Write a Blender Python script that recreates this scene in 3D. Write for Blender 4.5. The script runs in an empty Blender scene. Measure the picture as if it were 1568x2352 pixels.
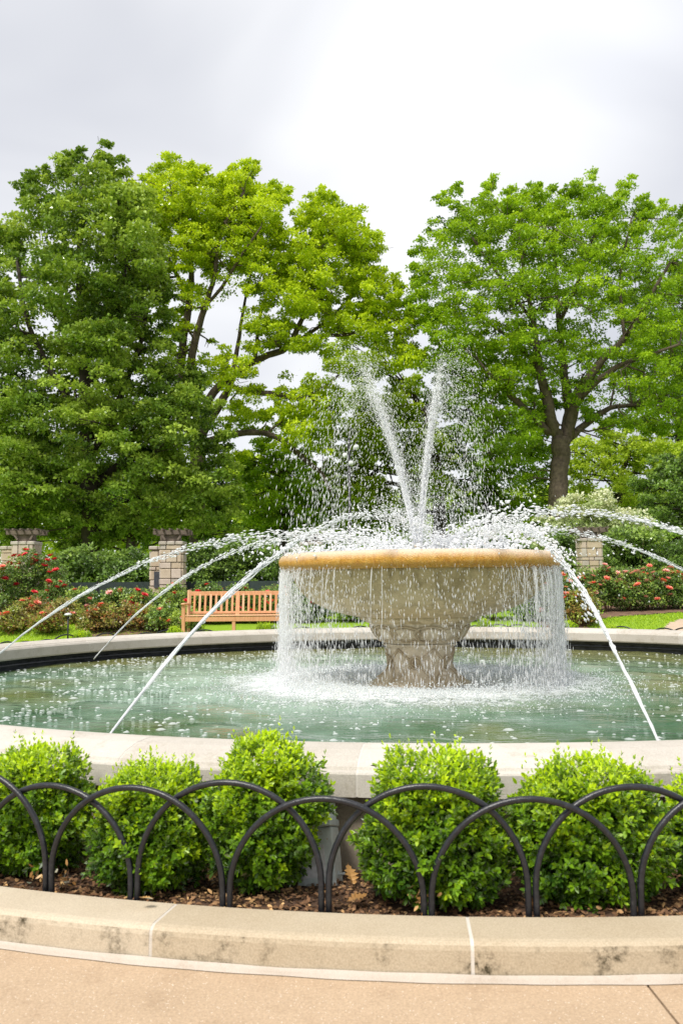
import bpy, math, random
import numpy as np
from mathutils import Matrix, Vector

# ------------------------------------------------------------------ camera, world, sun, exposure
scene = bpy.context.scene
COL = scene.collection
PITCH, ROLL, F = 0.0857, -0.0093, 2000.0
CAM = np.array([-0.9106, -10.38, 1.345])
cd = bpy.data.cameras.new('camera')
cam = bpy.data.objects.new('camera', cd)
COL.objects.link(cam)
cam.matrix_world = Matrix.Translation(CAM) @ Matrix.Rotation(math.pi/2 + PITCH, 4, 'X') @ Matrix.Rotation(ROLL, 4, 'Z')
cd.sensor_fit = 'HORIZONTAL'
cd.sensor_width = 24
cd.lens = F / 1568 * 24
cd.clip_end = 2000
cd.clip_start = 0.05
cd.dof.use_dof = True
cd.dof.focus_distance = 8.0
cd.dof.aperture_fstop = 4.5
scene.camera = cam

SUN_EL, SUN_AZ = math.radians(56), math.radians(212)   # azimuth clockwise from +Y (view direction)
world = bpy.data.worlds.new('World')
scene.world = world
world.use_nodes = True
wt = world.node_tree
wn, wl = wt.nodes, wt.links
wn.clear()
wo = wn.new('ShaderNodeOutputWorld')
bg1 = wn.new('ShaderNodeBackground'); bg2 = wn.new('ShaderNodeBackground'); add = wn.new('ShaderNodeAddShader')
sky = wn.new('ShaderNodeTexSky'); sky.sky_type = 'NISHITA'; sky.sun_disc = False
sky.sun_elevation = SUN_EL; sky.sun_rotation = SUN_AZ
bg1.inputs['Strength'].default_value = 0.006
wl.new(sky.outputs[0], bg1.inputs[0])
tc = wn.new('ShaderNodeTexCoord')
mp = wn.new('ShaderNodeMapping'); mp.inputs['Scale'].default_value = (1.0, 1.0, 2.0); mp.inputs['Location'].default_value = (0.35, 0.1, 0.2)
nz = wn.new('ShaderNodeTexNoise'); nz.inputs['Scale'].default_value = 1.9; nz.inputs['Detail'].default_value = 4; nz.inputs['Roughness'].default_value = 0.42; nz.inputs['Distortion'].default_value = 0.6
rp = wn.new('ShaderNodeValToRGB')
rp.color_ramp.interpolation = 'B_SPLINE'
rp.color_ramp.elements[0].position = 0.36; rp.color_ramp.elements[0].color = (0.57, 0.58, 0.63, 1)
rp.color_ramp.elements[1].position = 0.62; rp.color_ramp.elements[1].color = (0.98, 0.98, 0.98, 1)
wl.new(tc.outputs['Generated'], mp.inputs[0]); wl.new(mp.outputs[0], nz.inputs['Vector']); wl.new(nz.outputs[0], rp.inputs[0])
# two thinner, brighter places in the cloud
def glow(dirv, sharp, amount, prev):
    dn = wn.new('ShaderNodeVectorMath'); dn.operation = 'DOT_PRODUCT'
    dn.inputs[1].default_value = dirv
    wl.new(tc.outputs['Generated'], dn.inputs[0])
    a = wn.new('ShaderNodeMath'); a.operation = 'MAXIMUM'; a.inputs[1].default_value = 0.0; wl.new(dn.outputs['Value'], a.inputs[0])
    p = wn.new('ShaderNodeMath'); p.operation = 'POWER'; p.inputs[1].default_value = sharp; wl.new(a.outputs[0], p.inputs[0])
    m = wn.new('ShaderNodeMath'); m.operation = 'MULTIPLY'; m.inputs[1].default_value = amount; wl.new(p.outputs[0], m.inputs[0])
    v = wn.new('ShaderNodeVectorMath'); v.operation = 'ADD'; wl.new(prev, v.inputs[0]); wl.new(m.outputs[0], v.inputs[1])
    return v.outputs[0]
def pixdir(x, y):
    u, v = x - 784, y - 1176
    cr, sr = math.cos(ROLL), math.sin(ROLL)
    u, v = u*cr + v*sr, -u*sr + v*cr
    c, s = math.cos(PITCH), math.sin(PITCH)
    return np.array([u, F*c + v*s, F*s - v*c])
def unit(v): return v / np.linalg.norm(v)
o = rp.outputs[0]
o = glow(unit(pixdir(1000, 120)), 70, 0.14, o)
o = glow(unit(pixdir(1440, 40)), 160, 0.16, o)
wl.new(o, bg2.inputs[0]); bg2.inputs['Strength'].default_value = 0.395
wl.new(bg1.outputs[0], add.inputs[0]); wl.new(bg2.outputs[0], add.inputs[1]); wl.new(add.outputs[0], wo.inputs[0])

sd = bpy.data.lights.new('sun', 'SUN'); sd.energy = 1.7; sd.angle = math.radians(16); sd.color = (1.0, 0.955, 0.88)
sun = bpy.data.objects.new('sun', sd); COL.objects.link(sun)
sv = Vector((math.sin(SUN_AZ)*math.cos(SUN_EL), math.cos(SUN_AZ)*math.cos(SUN_EL), math.sin(SUN_EL)))
sun.rotation_euler = sv.to_track_quat('Z', 'Y').to_euler()

scene.view_settings.view_transform = 'Standard'
scene.view_settings.look = 'None'
scene.view_settings.exposure = 1.44
scene.view_settings.gamma = 1
scene.view_settings.use_curve_mapping = False
scene.render.engine = 'CYCLES'
scene.cycles.transparent_max_bounces = 12
scene.cycles.max_bounces = 9
scene.cycles.diffuse_bounces = 7
scene.cycles.transmission_bounces = 7

R = np.random.default_rng(7)
random.seed(7)

def W(x, y, d):
    """world point seen at photo pixel (x, y) of the 1568 px wide picture, d metres ahead of the camera"""
    r = pixdir(x, y)
    return CAM + r * (d / r[1])
def MPP(d): return d / F                                   # metres per such pixel at distance d

# ------------------------------------------------------------------ helpers
def tag(o, label=None, cat=None, group=None, kind=None):
    if label: o['label'] = label
    if cat: o['category'] = cat
    if group: o['group'] = group
    if kind: o['kind'] = kind
    return o
def empty(name, loc, label, cat, group=None, rz=0):
    o = bpy.data.objects.new(name, None); COL.objects.link(o); o.location = loc; o.rotation_euler = (0, 0, rz)
    o.empty_display_size = 0.2
    return tag(o, label, cat, group)
def link(name, me, parent=None, loc=(0, 0, 0), rot=None):
    o = bpy.data.objects.new(name, me); COL.objects.link(o)
    o.parent = parent
    o.location = loc
    if rot is not None: o.rotation_euler = rot
    return o
def mesh_np(name, V, Fc, mats, attrs=None, smooth=False, midx=None):
    """V (n,3); Fc: list of (k,m) int arrays (m corners each)"""
    V = np.asarray(V, dtype=np.float32)
    if isinstance(Fc, np.ndarray): Fc = [Fc]
    Fc = [np.asarray(f, dtype=np.int32) for f in Fc if len(f)]
    me = bpy.data.meshes.new(name)
    me.vertices.add(len(V)); me.vertices.foreach_set('co', V.ravel())
    loops = np.concatenate([f.ravel() for f in Fc])
    tot = np.concatenate([np.full(len(f), f.shape[1], dtype=np.int32) for f in Fc])
    start = np.concatenate([[0], np.cumsum(tot)[:-1]]).astype(np.int32)
    me.loops.add(len(loops)); me.loops.foreach_set('vertex_index', loops)
    me.polygons.add(len(tot)); me.polygons.foreach_set('loop_start', start)
    if smooth: me.polygons.foreach_set('use_smooth', np.ones(len(tot), dtype=bool))
    if attrs:
        for k, a in attrs.items():
            at = me.attributes.new(k, 'FLOAT', 'POINT'); at.data.foreach_set('value', np.asarray(a, dtype=np.float32))
    me.update(calc_edges=True)
    for m in (mats if isinstance(mats, (list, tuple)) else [mats]): me.materials.append(m)
    if midx is not None: me.polygons.foreach_set('material_index', np.asarray(midx, dtype=np.int32))
    return me

class MB:
    """collects simple shapes into one mesh"""
    def __init__(s): s.V = []; s.Fs = []; s.n = 0
    def add(s, V, Fl):
        V = np.asarray(V, float); s.V.append(V)
        for f in Fl: s.Fs.append([i + s.n for i in f])
        s.n += len(V)
    def box(s, c, size, rot=None, bev=0.0, taper=1.0):
        x, y, z = [a/2 for a in size]
        if bev <= 0:
            P = np.array([[sx*x, sy*y, sz*z] for sz in (-1, 1) for sy in (-1, 1) for sx in (-1, 1)], float)
            P[4:, :2] *= taper
            Fl = [(0, 2, 3, 1), (4, 5, 7, 6), (0, 1, 5, 4), (2, 6, 7, 3), (0, 4, 6, 2), (1, 3, 7, 5)]
        else:
            b = bev; P = []; 
            for sz in (-1, 1):
                for sy in (-1, 1):
                    for sx in (-1, 1):
                        P += [[sx*(x-b), sy*(y-b), sz*z], [sx*(x-b), sy*y, sz*(z-b)], [sx*x, sy*(y-b), sz*(z-b)]]
            P = np.array(P, float)
            I = lambda sx, sy, sz, k: ((1 if sz > 0 else 0)*4 + (1 if sy > 0 else 0)*2 + (1 if sx > 0 else 0))*3 + k
            Fl = []
            for q in (-1, 1):
                Fl.append([I(-1, -1, q, 0), I(1, -1, q, 0), I(1, 1, q, 0), I(-1, 1, q, 0)][::q])
                Fl.append([I(-1, q, -1, 1), I(1, q, -1, 1), I(1, q, 1, 1), I(-1, q, 1, 1)][::-q])
                Fl.append([I(q, -1, -1, 2), I(q, 1, -1, 2), I(q, 1, 1, 2), I(q, -1, 1, 2)][::q])
            for a in (-1, 1):
                for c2 in (-1, 1):
                    Fl.append([I(-1, a, c2, 0), I(1, a, c2, 0), I(1, a, c2, 1), I(-1, a, c2, 1)][::(-a*c2)])
                    Fl.append([I(a, -1, c2, 0), I(a, 1, c2, 0), I(a, 1, c2, 2), I(a, -1, c2, 2)][::(a*c2)])
                    Fl.append([I(a, c2, -1, 1), I(a, c2, 1, 1), I(a, c2, 1, 2), I(a, c2, -1, 2)][::(-a*c2)])
                    for e in (-1, 1):
                        t = [I(a, c2, e, 0), I(a, c2, e, 1), I(a, c2, e, 2)]
                        Fl.append(t if a*c2*e > 0 else t[::-1])
        if rot is not None: P = P @ np.array(rot.to_3x3() if hasattr(rot, 'to_3x3') else rot).T
        s.add(P + np.asarray(c, float), Fl); return s
    def tube(s, pts, rad, n=8, cap=True):
        pts = np.asarray(pts, float); m = len(pts)
        rad = np.full(m, rad) if np.isscalar(rad) else np.asarray(rad, float)
        T = np.gradient(pts, axis=0) if m > 2 else np.repeat([pts[-1]-pts[0]], m, 0)
        T /= np.linalg.norm(T, axis=1)[:, None] + 1e-12
        up = np.array([0, 0, 1.0]) if abs(T[0][2]) < 0.9 else np.array([1.0, 0, 0])
        N = []; a = np.cross(T[0], up); a /= np.linalg.norm(a)
        for t in T:
            a = a - t*np.dot(a, t); a /= np.linalg.norm(a) + 1e-12; N.append(a)
        N = np.array(N); B = np.cross(T, N)
        th = np.arange(n)/n*2*np.pi
        V = pts[:, None] + rad[:, None, None]*(N[:, None]*np.cos(th)[None, :, None] + B[:, None]*np.sin(th)[None, :, None])
        Fl = [(i*n+j, i*n+(j+1) % n, (i+1)*n+(j+1) % n, (i+1)*n+j) for i in range(m-1) for j in range(n)]
        if cap: Fl += [tuple(range(n))[::-1], tuple((m-1)*n + j for j in range(n))]
        s.add(V.reshape(-1, 3), Fl); return s
    def lathe(s, prof, n=64, c=(0, 0, 0), a0=0.0, a1=2*math.pi, close=True):
        prof = np.asarray(prof, float); m = len(prof); full = abs(a1-a0-2*math.pi) < 1e-6
        k = n if full else n+1
        th = a0 + (a1-a0)*np.arange(k)/n
        V = np.stack([prof[:, 0, None]*np.cos(th), prof[:, 0, None]*np.sin(th), np.repeat(prof[:, 1, None], k, 1)], 2) + np.asarray(c)
        Fl = []
        for i in range(m-1):
            for j in range(n):
                j2 = (j+1) % k
                Fl.append((i*k+j, i*k+j2, (i+1)*k+j2, (i+1)*k+j))
        s.add(V.reshape(-1, 3), Fl); return s
    def mesh(s, name, mat, smooth=False):
        me = bpy.data.meshes.new(name)
        me.from_pydata(np.concatenate(s.V).tolist(), [], s.Fs); me.update()
        if smooth: me.polygons.foreach_set('use_smooth', np.ones(len(me.polygons), dtype=bool))
        me.materials.append(mat)
        return me
    def build(s, name, mat, parent=None, smooth=False, loc=(0, 0, 0), rot=None):
        return link(name, s.mesh(name, mat, smooth), parent, loc, rot)

# ------------------------------------------------------------------ materials
def new_mat(name):
    m = bpy.data.materials.new(name); m.use_nodes = True
    nt = m.node_tree; nt.nodes.clear()
    out = nt.nodes.new('ShaderNodeOutputMaterial')
    return m, nt, nt.nodes, nt.links, out
def ramp(N, L, src, stops, interp='LINEAR'):
    r = N.new('ShaderNodeValToRGB'); r.color_ramp.interpolation = interp
    e = r.color_ramp.elements
    while len(e) < len(stops): e.new(0.5)
    for k, (p, c) in enumerate(stops):
        e[k].position = p; e[k].color = (*c, 1) if len(c) == 3 else c
    L.new(src, r.inputs[0]); return r.outputs[0]
def noise(N, L, co, scale, detail=3, rough=0.55, dist=0.0, sc=None):
    if sc is not None:
        mpn = N.new('ShaderNodeMapping'); mpn.inputs['Scale'].default_value = sc; L.new(co, mpn.inputs[0]); co = mpn.outputs[0]
    n = N.new('ShaderNodeTexNoise'); n.inputs['Scale'].default_value = scale; n.inputs['Detail'].default_value = detail
    n.inputs['Roughness'].default_value = rough; n.inputs['Distortion'].default_value = dist
    L.new(co, n.inputs['Vector']); return n.outputs[0]
def mixc(N, L, fac, a, b, mode='MIX'):
    m = N.new('ShaderNodeMix'); m.data_type = 'RGBA'; m.blend_type = mode; m.clamp_factor = True
    for k, v in ((0, fac), (6, a), (7, b)):
        if isinstance(v, (int, float)): m.inputs[k].default_value = v
        elif isinstance(v, tuple): m.inputs[k].default_value = (*v, 1) if len(v) == 3 else v
        else: L.new(v, m.inputs[k])
    return m.outputs[2]
def math_(N, L, op, a, b=0.0, c=None, clamp=False):
    m = N.new('ShaderNodeMath'); m.operation = op; m.use_clamp = clamp
    for k, v in enumerate((a, b) if c is None else (a, b, c)):
        if isinstance(v, (int, float)): m.inputs[k].default_value = v
        else: L.new(v, m.inputs[k])
    return m.outputs[0]
def coords(N, kind='Object'):
    return N.new('ShaderNodeTexCoord').outputs[kind]
def wpos(N): return N.new('ShaderNodeNewGeometry').outputs['Position']
def bsdf(N, L, out, color, rough=0.7, spec=0.3, bump=None, bstr=0.3, bdist=0.01, metal=0.0):
    b = N.new('ShaderNodeBsdfPrincipled')
    if isinstance(color, tuple): b.inputs['Base Color'].default_value = (*color, 1)
    else: L.new(color, b.inputs['Base Color'])
    if isinstance(rough, (int, float)): b.inputs['Roughness'].default_value = rough
    else: L.new(rough, b.inputs['Roughness'])
    b.inputs['Specular IOR Level'].default_value = spec; b.inputs['Metallic'].default_value = metal
    if bump is not None:
        bm_ = N.new('ShaderNodeBump'); bm_.inputs['Strength'].default_value = bstr; bm_.inputs['Distance'].default_value = bdist
        L.new(bump, bm_.inputs['Height']); L.new(bm_.outputs[0], b.inputs['Normal'])
    L.new(b.outputs[0], out.inputs[0]); return b

def stone_mat(name, c1, c2, stain=None, stain_amt=0.5, speck=0.0, scale=6.0, rough=0.75, bstr=0.35, vert_stain=False):
    m, nt, N, L, out = new_mat(name)
    co = wpos(N)
    a = noise(N, L, co, scale, 6, 0.6)
    col = ramp(N, L, a, [(0.3, c1), (0.7, c2)])
    fine = noise(N, L, co, scale*38, 3, 0.6)
    col = mixc(N, L, 0.35, col, ramp(N, L, fine, [(0.35, tuple(v*0.6 for v in c1)), (0.65, tuple(min(1, v*1.15) for v in c2))]))
    oi = N.new('ShaderNodeObjectInfo')
    col = mixc(N, L, 0.14, col, ramp(N, L, oi.outputs['Random'], [(0, (0.30, 0.24, 0.16)), (1, (0.9, 0.86, 0.78))]), 'MIX')
    if speck > 0:
        vo = N.new('ShaderNodeTexVoronoi'); vo.inputs['Scale'].default_value = 95; L.new(co, vo.inputs['Vector'])
        vo2 = N.new('ShaderNodeTexVoronoi'); vo2.inputs['Scale'].default_value = 210; L.new(co, vo2.inputs['Vector'])
        s1 = ramp(N, L, vo.outputs['Distance'], [(0.10, (1, 1, 1)), (0.28, (0, 0, 0))])
        sel = ramp(N, L, noise(N, L, co, 60, 2), [(0.50, (0, 0, 0)), (0.60, (1, 1, 1))])
        k = math_(N, L, 'MULTIPLY', s1, sel); k = math_(N, L, 'MULTIPLY', k, speck)
        col = mixc(N, L, k, col, (0.9, 0.83, 0.72))
        s2 = ramp(N, L, vo2.outputs['Color'], [(0.0, (0.55, 0.45, 0.38)), (1.0, (1.2, 1.1, 1.05))])
        col = mixc(N, L, 0.30, col, s2, 'MULTIPLY')
    if stain is not None:
        n1 = noise(N, L, co, 5.5, 6, 0.68, 0.3); n2 = noise(N, L, co, 40, 3, 0.7)
        s = math_(N, L, 'MULTIPLY', ramp(N, L, n1, [(0.50, (0, 0, 0)), (0.66, (1, 1, 1))]), ramp(N, L, n2, [(0.38, (0, 0, 0)), (0.6, (1, 1, 1))]))
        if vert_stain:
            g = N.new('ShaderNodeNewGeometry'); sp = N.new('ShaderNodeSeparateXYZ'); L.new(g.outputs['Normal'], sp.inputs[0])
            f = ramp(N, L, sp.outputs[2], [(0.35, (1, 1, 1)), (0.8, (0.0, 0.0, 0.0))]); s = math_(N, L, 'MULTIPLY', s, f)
        s = math_(N, L, 'MULTIPLY', s, stain_amt)
        col = mixc(N, L, s, col, stain)
    bmp = math_(N, L, 'ADD', fine, math_(N, L, 'MULTIPLY', a, 1.5))
    bsdf(N, L, out, col, rough, 0.25, bmp, bstr, 0.004)
    return m

M = {}
M['coping'] = stone_mat('coping_limestone', (0.43, 0.395, 0.35), (0.53, 0.495, 0.445), (0.26, 0.22, 0.15), 0.45, scale=4)
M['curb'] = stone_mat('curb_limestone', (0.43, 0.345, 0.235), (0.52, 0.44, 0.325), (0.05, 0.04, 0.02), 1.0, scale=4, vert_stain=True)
M['mortar'] = stone_mat('mortar', (0.52, 0.485, 0.44), (0.60, 0.57, 0.53), scale=9)
M['sealant'] = stone_mat('sealant', (0.40, 0.335, 0.27), (0.48, 0.42, 0.36), (0.3, 0.2, 0.12), 0.3, scale=8)
M['pave'] = stone_mat('exposed_aggregate', (0.375, 0.26, 0.15), (0.46, 0.33, 0.205), (0.22, 0.14, 0.08), 0.3, speck=0.8, scale=2.5, bstr=0.5)
M['basin'] = stone_mat('basin_concrete', (0.27, 0.215, 0.16), (0.40, 0.33, 0.26), (0.10, 0.05, 0.025), 0.7, scale=5)
M['bowl'] = stone_mat('bowl_cast_stone', (0.46, 0.34, 0.17), (0.61, 0.48, 0.28), (0.15, 0.12, 0.05), 0.5, scale=3, rough=0.4)
M['pedestal'] = stone_mat('pedestal_cast_stone', (0.52, 0.42, 0.28), (0.66, 0.57, 0.42), (0.20, 0.16, 0.09), 0.5, scale=5, rough=0.45)
M['pillar_a'] = stone_mat('pillar_stone_warm', (0.40, 0.31, 0.21), (0.56, 0.46, 0.34), (0.25, 0.18, 0.11), 0.5, scale=4)
M['pillar_b'] = stone_mat('pillar_stone_pink', (0.42, 0.33, 0.27), (0.58, 0.49, 0.41), (0.3, 0.2, 0.13), 0.4, scale=4)
M['pillar_c'] = stone_mat('pillar_stone_grey', (0.32, 0.28, 0.24), (0.48, 0.43, 0.37), (0.2, 0.16, 0.11), 0.5, scale=4)
M['grout'] = stone_mat('grout', (0.20, 0.17, 0.13), (0.30, 0.26, 0.21), scale=8)
M['carving'] = stone_mat('carved_relief', (0.36, 0.275, 0.165), (0.50, 0.41, 0.27), (0.15, 0.11, 0.05), 0.7, scale=7)
M['curb_mortar'] = stone_mat('curb_mortar', (0.55, 0.50, 0.44), (0.62, 0.58, 0.52), scale=9)
M['path'] = stone_mat('path_concrete', (0.47, 0.35, 0.25), (0.55, 0.43, 0.32), scale=3)

m, nt, N, L, out = new_mat('rim_mineral_orange')
co = wpos(N)
sp = N.new('ShaderNodeSeparateXYZ'); L.new(co, sp.inputs[0])
n1 = noise(N, L, co, 22, 4, 0.65, 0.2, (1, 1, 0.35)); n2 = noise(N, L, co, 90, 3, 0.6); n3 = noise(N, L, co, 3.0, 4, 0.6)
base = ramp(N, L, n1, [(0.3, (0.56, 0.24, 0.018)), (0.52, (0.72, 0.36, 0.045)), (0.75, (0.80, 0.49, 0.13))])
h = math_(N, L, 'MULTIPLY_ADD', sp.outputs[2], 5.6, -8.86)
h = math_(N, L, 'ADD', h, math_(N, L, 'MULTIPLY', n3, 0.35)); h = math_(N, L, 'ADD', h, math_(N, L, 'MULTIPLY', n2, 0.3))
pale = ramp(N, L, h, [(0.55, (0, 0, 0)), (1.15, (0.85, 0.85, 0.85))])
col = mixc(N, L, pale, base, (0.80, 0.68, 0.54))
bsdf(N, L, out, col, 0.28, 0.5, math_(N, L, 'ADD', n1, n2), 1.0, 0.02)
M['rim'] = m

m, nt, N, L, out = new_mat('black_liner')
bsdf(N, L, out, ramp(N, L, noise(N, L, wpos(N), 9, 5, 0.6, 0, (1, 1, 3)), [(0.35, (0.012, 0.013, 0.018)), (0.7, (0.05, 0.055, 0.07))]), 0.35, 0.5, noise(N, L, wpos(N), 30, 3), 0.4, 0.01)
M['liner'] = m
m, nt, N, L, out = new_mat('black_painted_iron')
co = coords(N)
str_ = noise(N, L, wpos(N), 30, 3, 0.6, 0.5); s2 = noise(N, L, wpos(N), 160, 3, 0.7)
bsdf(N, L, out, ramp(N, L, math_(N, L, 'MULTIPLY', str_, s2), [(0.24, (0.009, 0.010, 0.014)), (0.42, (0.030, 0.031, 0.037)), (0.56, (0.12, 0.10, 0.09))]), 0.33, 0.5, s2, 0.5, 0.002)
M['iron'] = m
def streaks(m, dark, amt):
    N, L = m.node_tree.nodes, m.node_tree.links
    b = [n for n in N if n.type == 'BSDF_PRINCIPLED'][0]; src = b.inputs['Base Color'].links[0].from_socket
    st = noise(N, L, wpos(N), 1.0, 5, 0.65, 0.2, (13, 13, 1.1)); n2 = noise(N, L, wpos(N), 2.2, 4, 0.6)
    k = ramp(N, L, math_(N, L, 'ADD', st, math_(N, L, 'MULTIPLY_ADD', n2, 0.7, -0.35)), [(0.48, (0, 0, 0)), (0.68, (amt,)*3)])
    L.new(mixc(N, L, k, src, dark), b.inputs['Base Color'])
streaks(M['bowl'], (0.20, 0.15, 0.065), 0.6)
streaks(M['pedestal'], (0.27, 0.21, 0.12), 0.55)
def plain(name, c, rough=0.6, metal=0.0, var=0.25, scale=12, spec=0.3, bs=0.2):
    m, nt, N, L, out = new_mat(name)
    n = noise(N, L, coords(N), scale, 5, 0.6)
    col = ramp(N, L, n, [(0.3, tuple(v*(1-var) for v in c)), (0.7, tuple(min(1, v*(1+var)) for v in c))])
    bsdf(N, L, out, col, rough, spec, n, bs, 0.005, metal)
    return m
M['metal_black'] = plain('lamp_metal', (0.03, 0.03, 0.035), 0.4)
M['weathered'] = plain('weathered_wood', (0.14, 0.11, 0.09), 0.85, scale=5)
M['plaque'] = plain('plaque_slate', (0.055, 0.06, 0.07), 0.5)
M['bark'] = plain('bark', (0.105, 0.08, 0.06), 0.9, var=0.45, scale=7, bs=0.9)
M['bark_dark'] = plain('bark_dark', (0.05, 0.04, 0.032), 0.9, var=0.4, scale=7, bs=0.8)
M['stem'] = plain('woody_stem', (0.20, 0.12, 0.07), 0.85, var=0.4, scale=30)
M['fence_fabric'] = plain('dark_netting', (0.03, 0.045, 0.04), 0.8)
M['globe'] = plain('lamp_globe', (0.6, 0.62, 0.62), 0.15, var=0.05)
M['soil'] = plain('soil', (0.075, 0.042, 0.026), 0.95, var=0.5, scale=40, bs=0.9)
M['bed'] = plain('bed_mulch', (0.16, 0.095, 0.062), 0.95, var=0.5, scale=9, bs=0.9)

m, nt, N, L, out = new_mat('bench_teak')
oi = N.new('ShaderNodeObjectInfo')
g = noise(N, L, coords(N), 9, 5, 0.6, 0.3, (6, 6, 0.6))
c1 = ramp(N, L, g, [(0.3, (0.46, 0.185, 0.075)), (0.7, (0.66, 0.34, 0.17))])
c2 = mixc(N, L, math_(N, L, 'MULTIPLY', oi.outputs['Random'], 0.5), c1, (0.78, 0.55, 0.37))
bsdf(N, L, out, c2, 0.55, 0.3, g, 0.2, 0.003)
M['teak'] = m

m, nt, N, L, out = new_mat('grey_painted_steel')
co = coords(N)
rs = noise(N, L, co, 14, 6, 0.7); r2 = noise(N, L, co, 55, 3, 0.6)
rust = math_(N, L, 'MULTIPLY', ramp(N, L, rs, [(0.60, (0, 0, 0)), (0.68, (1, 1, 1))]), ramp(N, L, r2, [(0.4, (0, 0, 0)), (0.55, (1, 1, 1))]))
bsdf(N, L, out, mixc(N, L, rust, ramp(N, L, r2, [(0.3, (0.46, 0.50, 0.48)), (0.7, (0.56, 0.60, 0.58))]), (0.30, 0.11, 0.03)), 0.5, 0.4)
M['steel'] = m
M['steel_label'] = plain('faded_label', (0.62, 0.60, 0.60), 0.6, var=0.2, scale=40)

def leaf_mat(name, dark, mid, light, trans=0.30, gloss=0.10):
    m, nt, N, L, out = new_mat(name)
    at = N.new('ShaderNodeAttribute'); at.attribute_name = 'tint'
    col = ramp(N, L, at.outputs['Fac'], [(0.0, dark), (0.5, mid), (1.0, light)])
    df = N.new('ShaderNodeBsdfDiffuse'); tr = N.new('ShaderNodeBsdfTranslucent'); gl = N.new('ShaderNodeBsdfGlossy')
    L.new(col, df.inputs[0])
    tcol = mixc(N, L, 1.0, col, (1.15, 1.1, 0.55), 'MULTIPLY'); L.new(tcol, tr.inputs[0])
    gl.inputs['Roughness'].default_value = 0.38; gl.inputs[0].default_value = (0.9, 0.95, 0.85, 1)
    m1 = N.new('ShaderNodeMixShader'); m1.inputs[0].default_value = trans; L.new(df.outputs[0], m1.inputs[1]); L.new(tr.outputs[0], m1.inputs[2])
    fr = N.new('ShaderNodeFresnel'); fr.inputs[0].default_value = 1.35
    gf = math_(N, L, 'MULTIPLY', fr.outputs[0], gloss*10, clamp=True)
    m2 = N.new('ShaderNodeMixShader'); L.new(gf, m2.inputs[0]); L.new(m1.outputs[0], m2.inputs[1]); L.new(gl.outputs[0], m2.inputs[2])
    L.new(m2.outputs[0], out.inputs[0])
    return m
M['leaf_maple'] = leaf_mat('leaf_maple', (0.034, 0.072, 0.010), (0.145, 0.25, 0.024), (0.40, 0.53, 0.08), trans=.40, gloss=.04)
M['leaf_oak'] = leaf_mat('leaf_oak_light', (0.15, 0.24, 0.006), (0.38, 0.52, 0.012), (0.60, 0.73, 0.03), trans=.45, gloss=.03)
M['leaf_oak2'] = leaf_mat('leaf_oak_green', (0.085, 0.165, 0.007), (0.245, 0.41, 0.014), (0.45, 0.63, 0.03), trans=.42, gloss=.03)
M['leaf_far'] = leaf_mat('leaf_far', (0.13, 0.22, 0.012), (0.33, 0.46, 0.03), (0.54, 0.67, 0.07), trans=.42, gloss=.03)
M['leaf_dark'] = leaf_mat('leaf_dark', (0.03, 0.07, 0.006), (0.09, 0.18, 0.012), (0.20, 0.35, 0.03), gloss=.03)
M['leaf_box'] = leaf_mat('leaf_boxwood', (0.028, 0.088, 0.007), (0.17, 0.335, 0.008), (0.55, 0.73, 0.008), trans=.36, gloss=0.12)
M['leaf_rose'] = leaf_mat('leaf_rose', (0.05, 0.11, 0.02), (0.16, 0.27, 0.05), (0.40, 0.52, 0.07))
M['leaf_rose_red'] = leaf_mat('leaf_rose_bronze', (0.34, 0.10, 0.04), (0.27, 0.22, 0.05), (0.38, 0.50, 0.07))
M['leaf_hedge'] = leaf_mat('leaf_hedge', (0.05, 0.10, 0.018), (0.14, 0.25, 0.035), (0.32, 0.45, 0.08))
M['leaf_blossom'] = leaf_mat('leaf_dogwood', (0.10, 0.20, 0.04), (0.35, 0.45, 0.14), (0.75, 0.76, 0.55))
M['grassblade'] = leaf_mat('grass_blade', (0.16, 0.28, 0.012), (0.30, 0.47, 0.015), (0.46, 0.62, 0.03))
M['leaf_dry'] = leaf_mat('leaf_dry', (0.22, 0.09, 0.02), (0.45, 0.24, 0.08), (0.60, 0.42, 0.20), trans=0.1)
M['chip'] = leaf_mat('mulch_chip', (0.06, 0.03, 0.016), (0.22, 0.12, 0.065), (0.62, 0.38, 0.17), trans=0.0, gloss=0.05)
M['bloom_red'] = plain('petal_red', (0.70, 0.05, 0.07), 0.5, var=0.3)
M['bloom_pink'] = plain('petal_pink', (0.86, 0.43, 0.38), 0.5, var=0.2)
M['bloom_coral'] = plain('petal_coral', (0.84, 0.24, 0.16), 0.5, var=0.2)

m, nt, N, L, out = new_mat('lawn')
co = wpos(N)
n1 = noise(N, L, co, 0.8, 4); n2 = noise(N, L, co, 25, 4, 0.7)
c = mixc(N, L, 0.5, ramp(N, L, n1, [(0.3, (0.20, 0.34, 0.015)), (0.7, (0.32, 0.47, 0.03))]), ramp(N, L, n2, [(0.3, (0.08, 0.16, 0.012)), (0.7, (0.27, 0.42, 0.05))]))
bsdf(N, L, out, c, 0.9, 0.1, n2, 0.8, 0.03)
M['lawn'] = m

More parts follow.
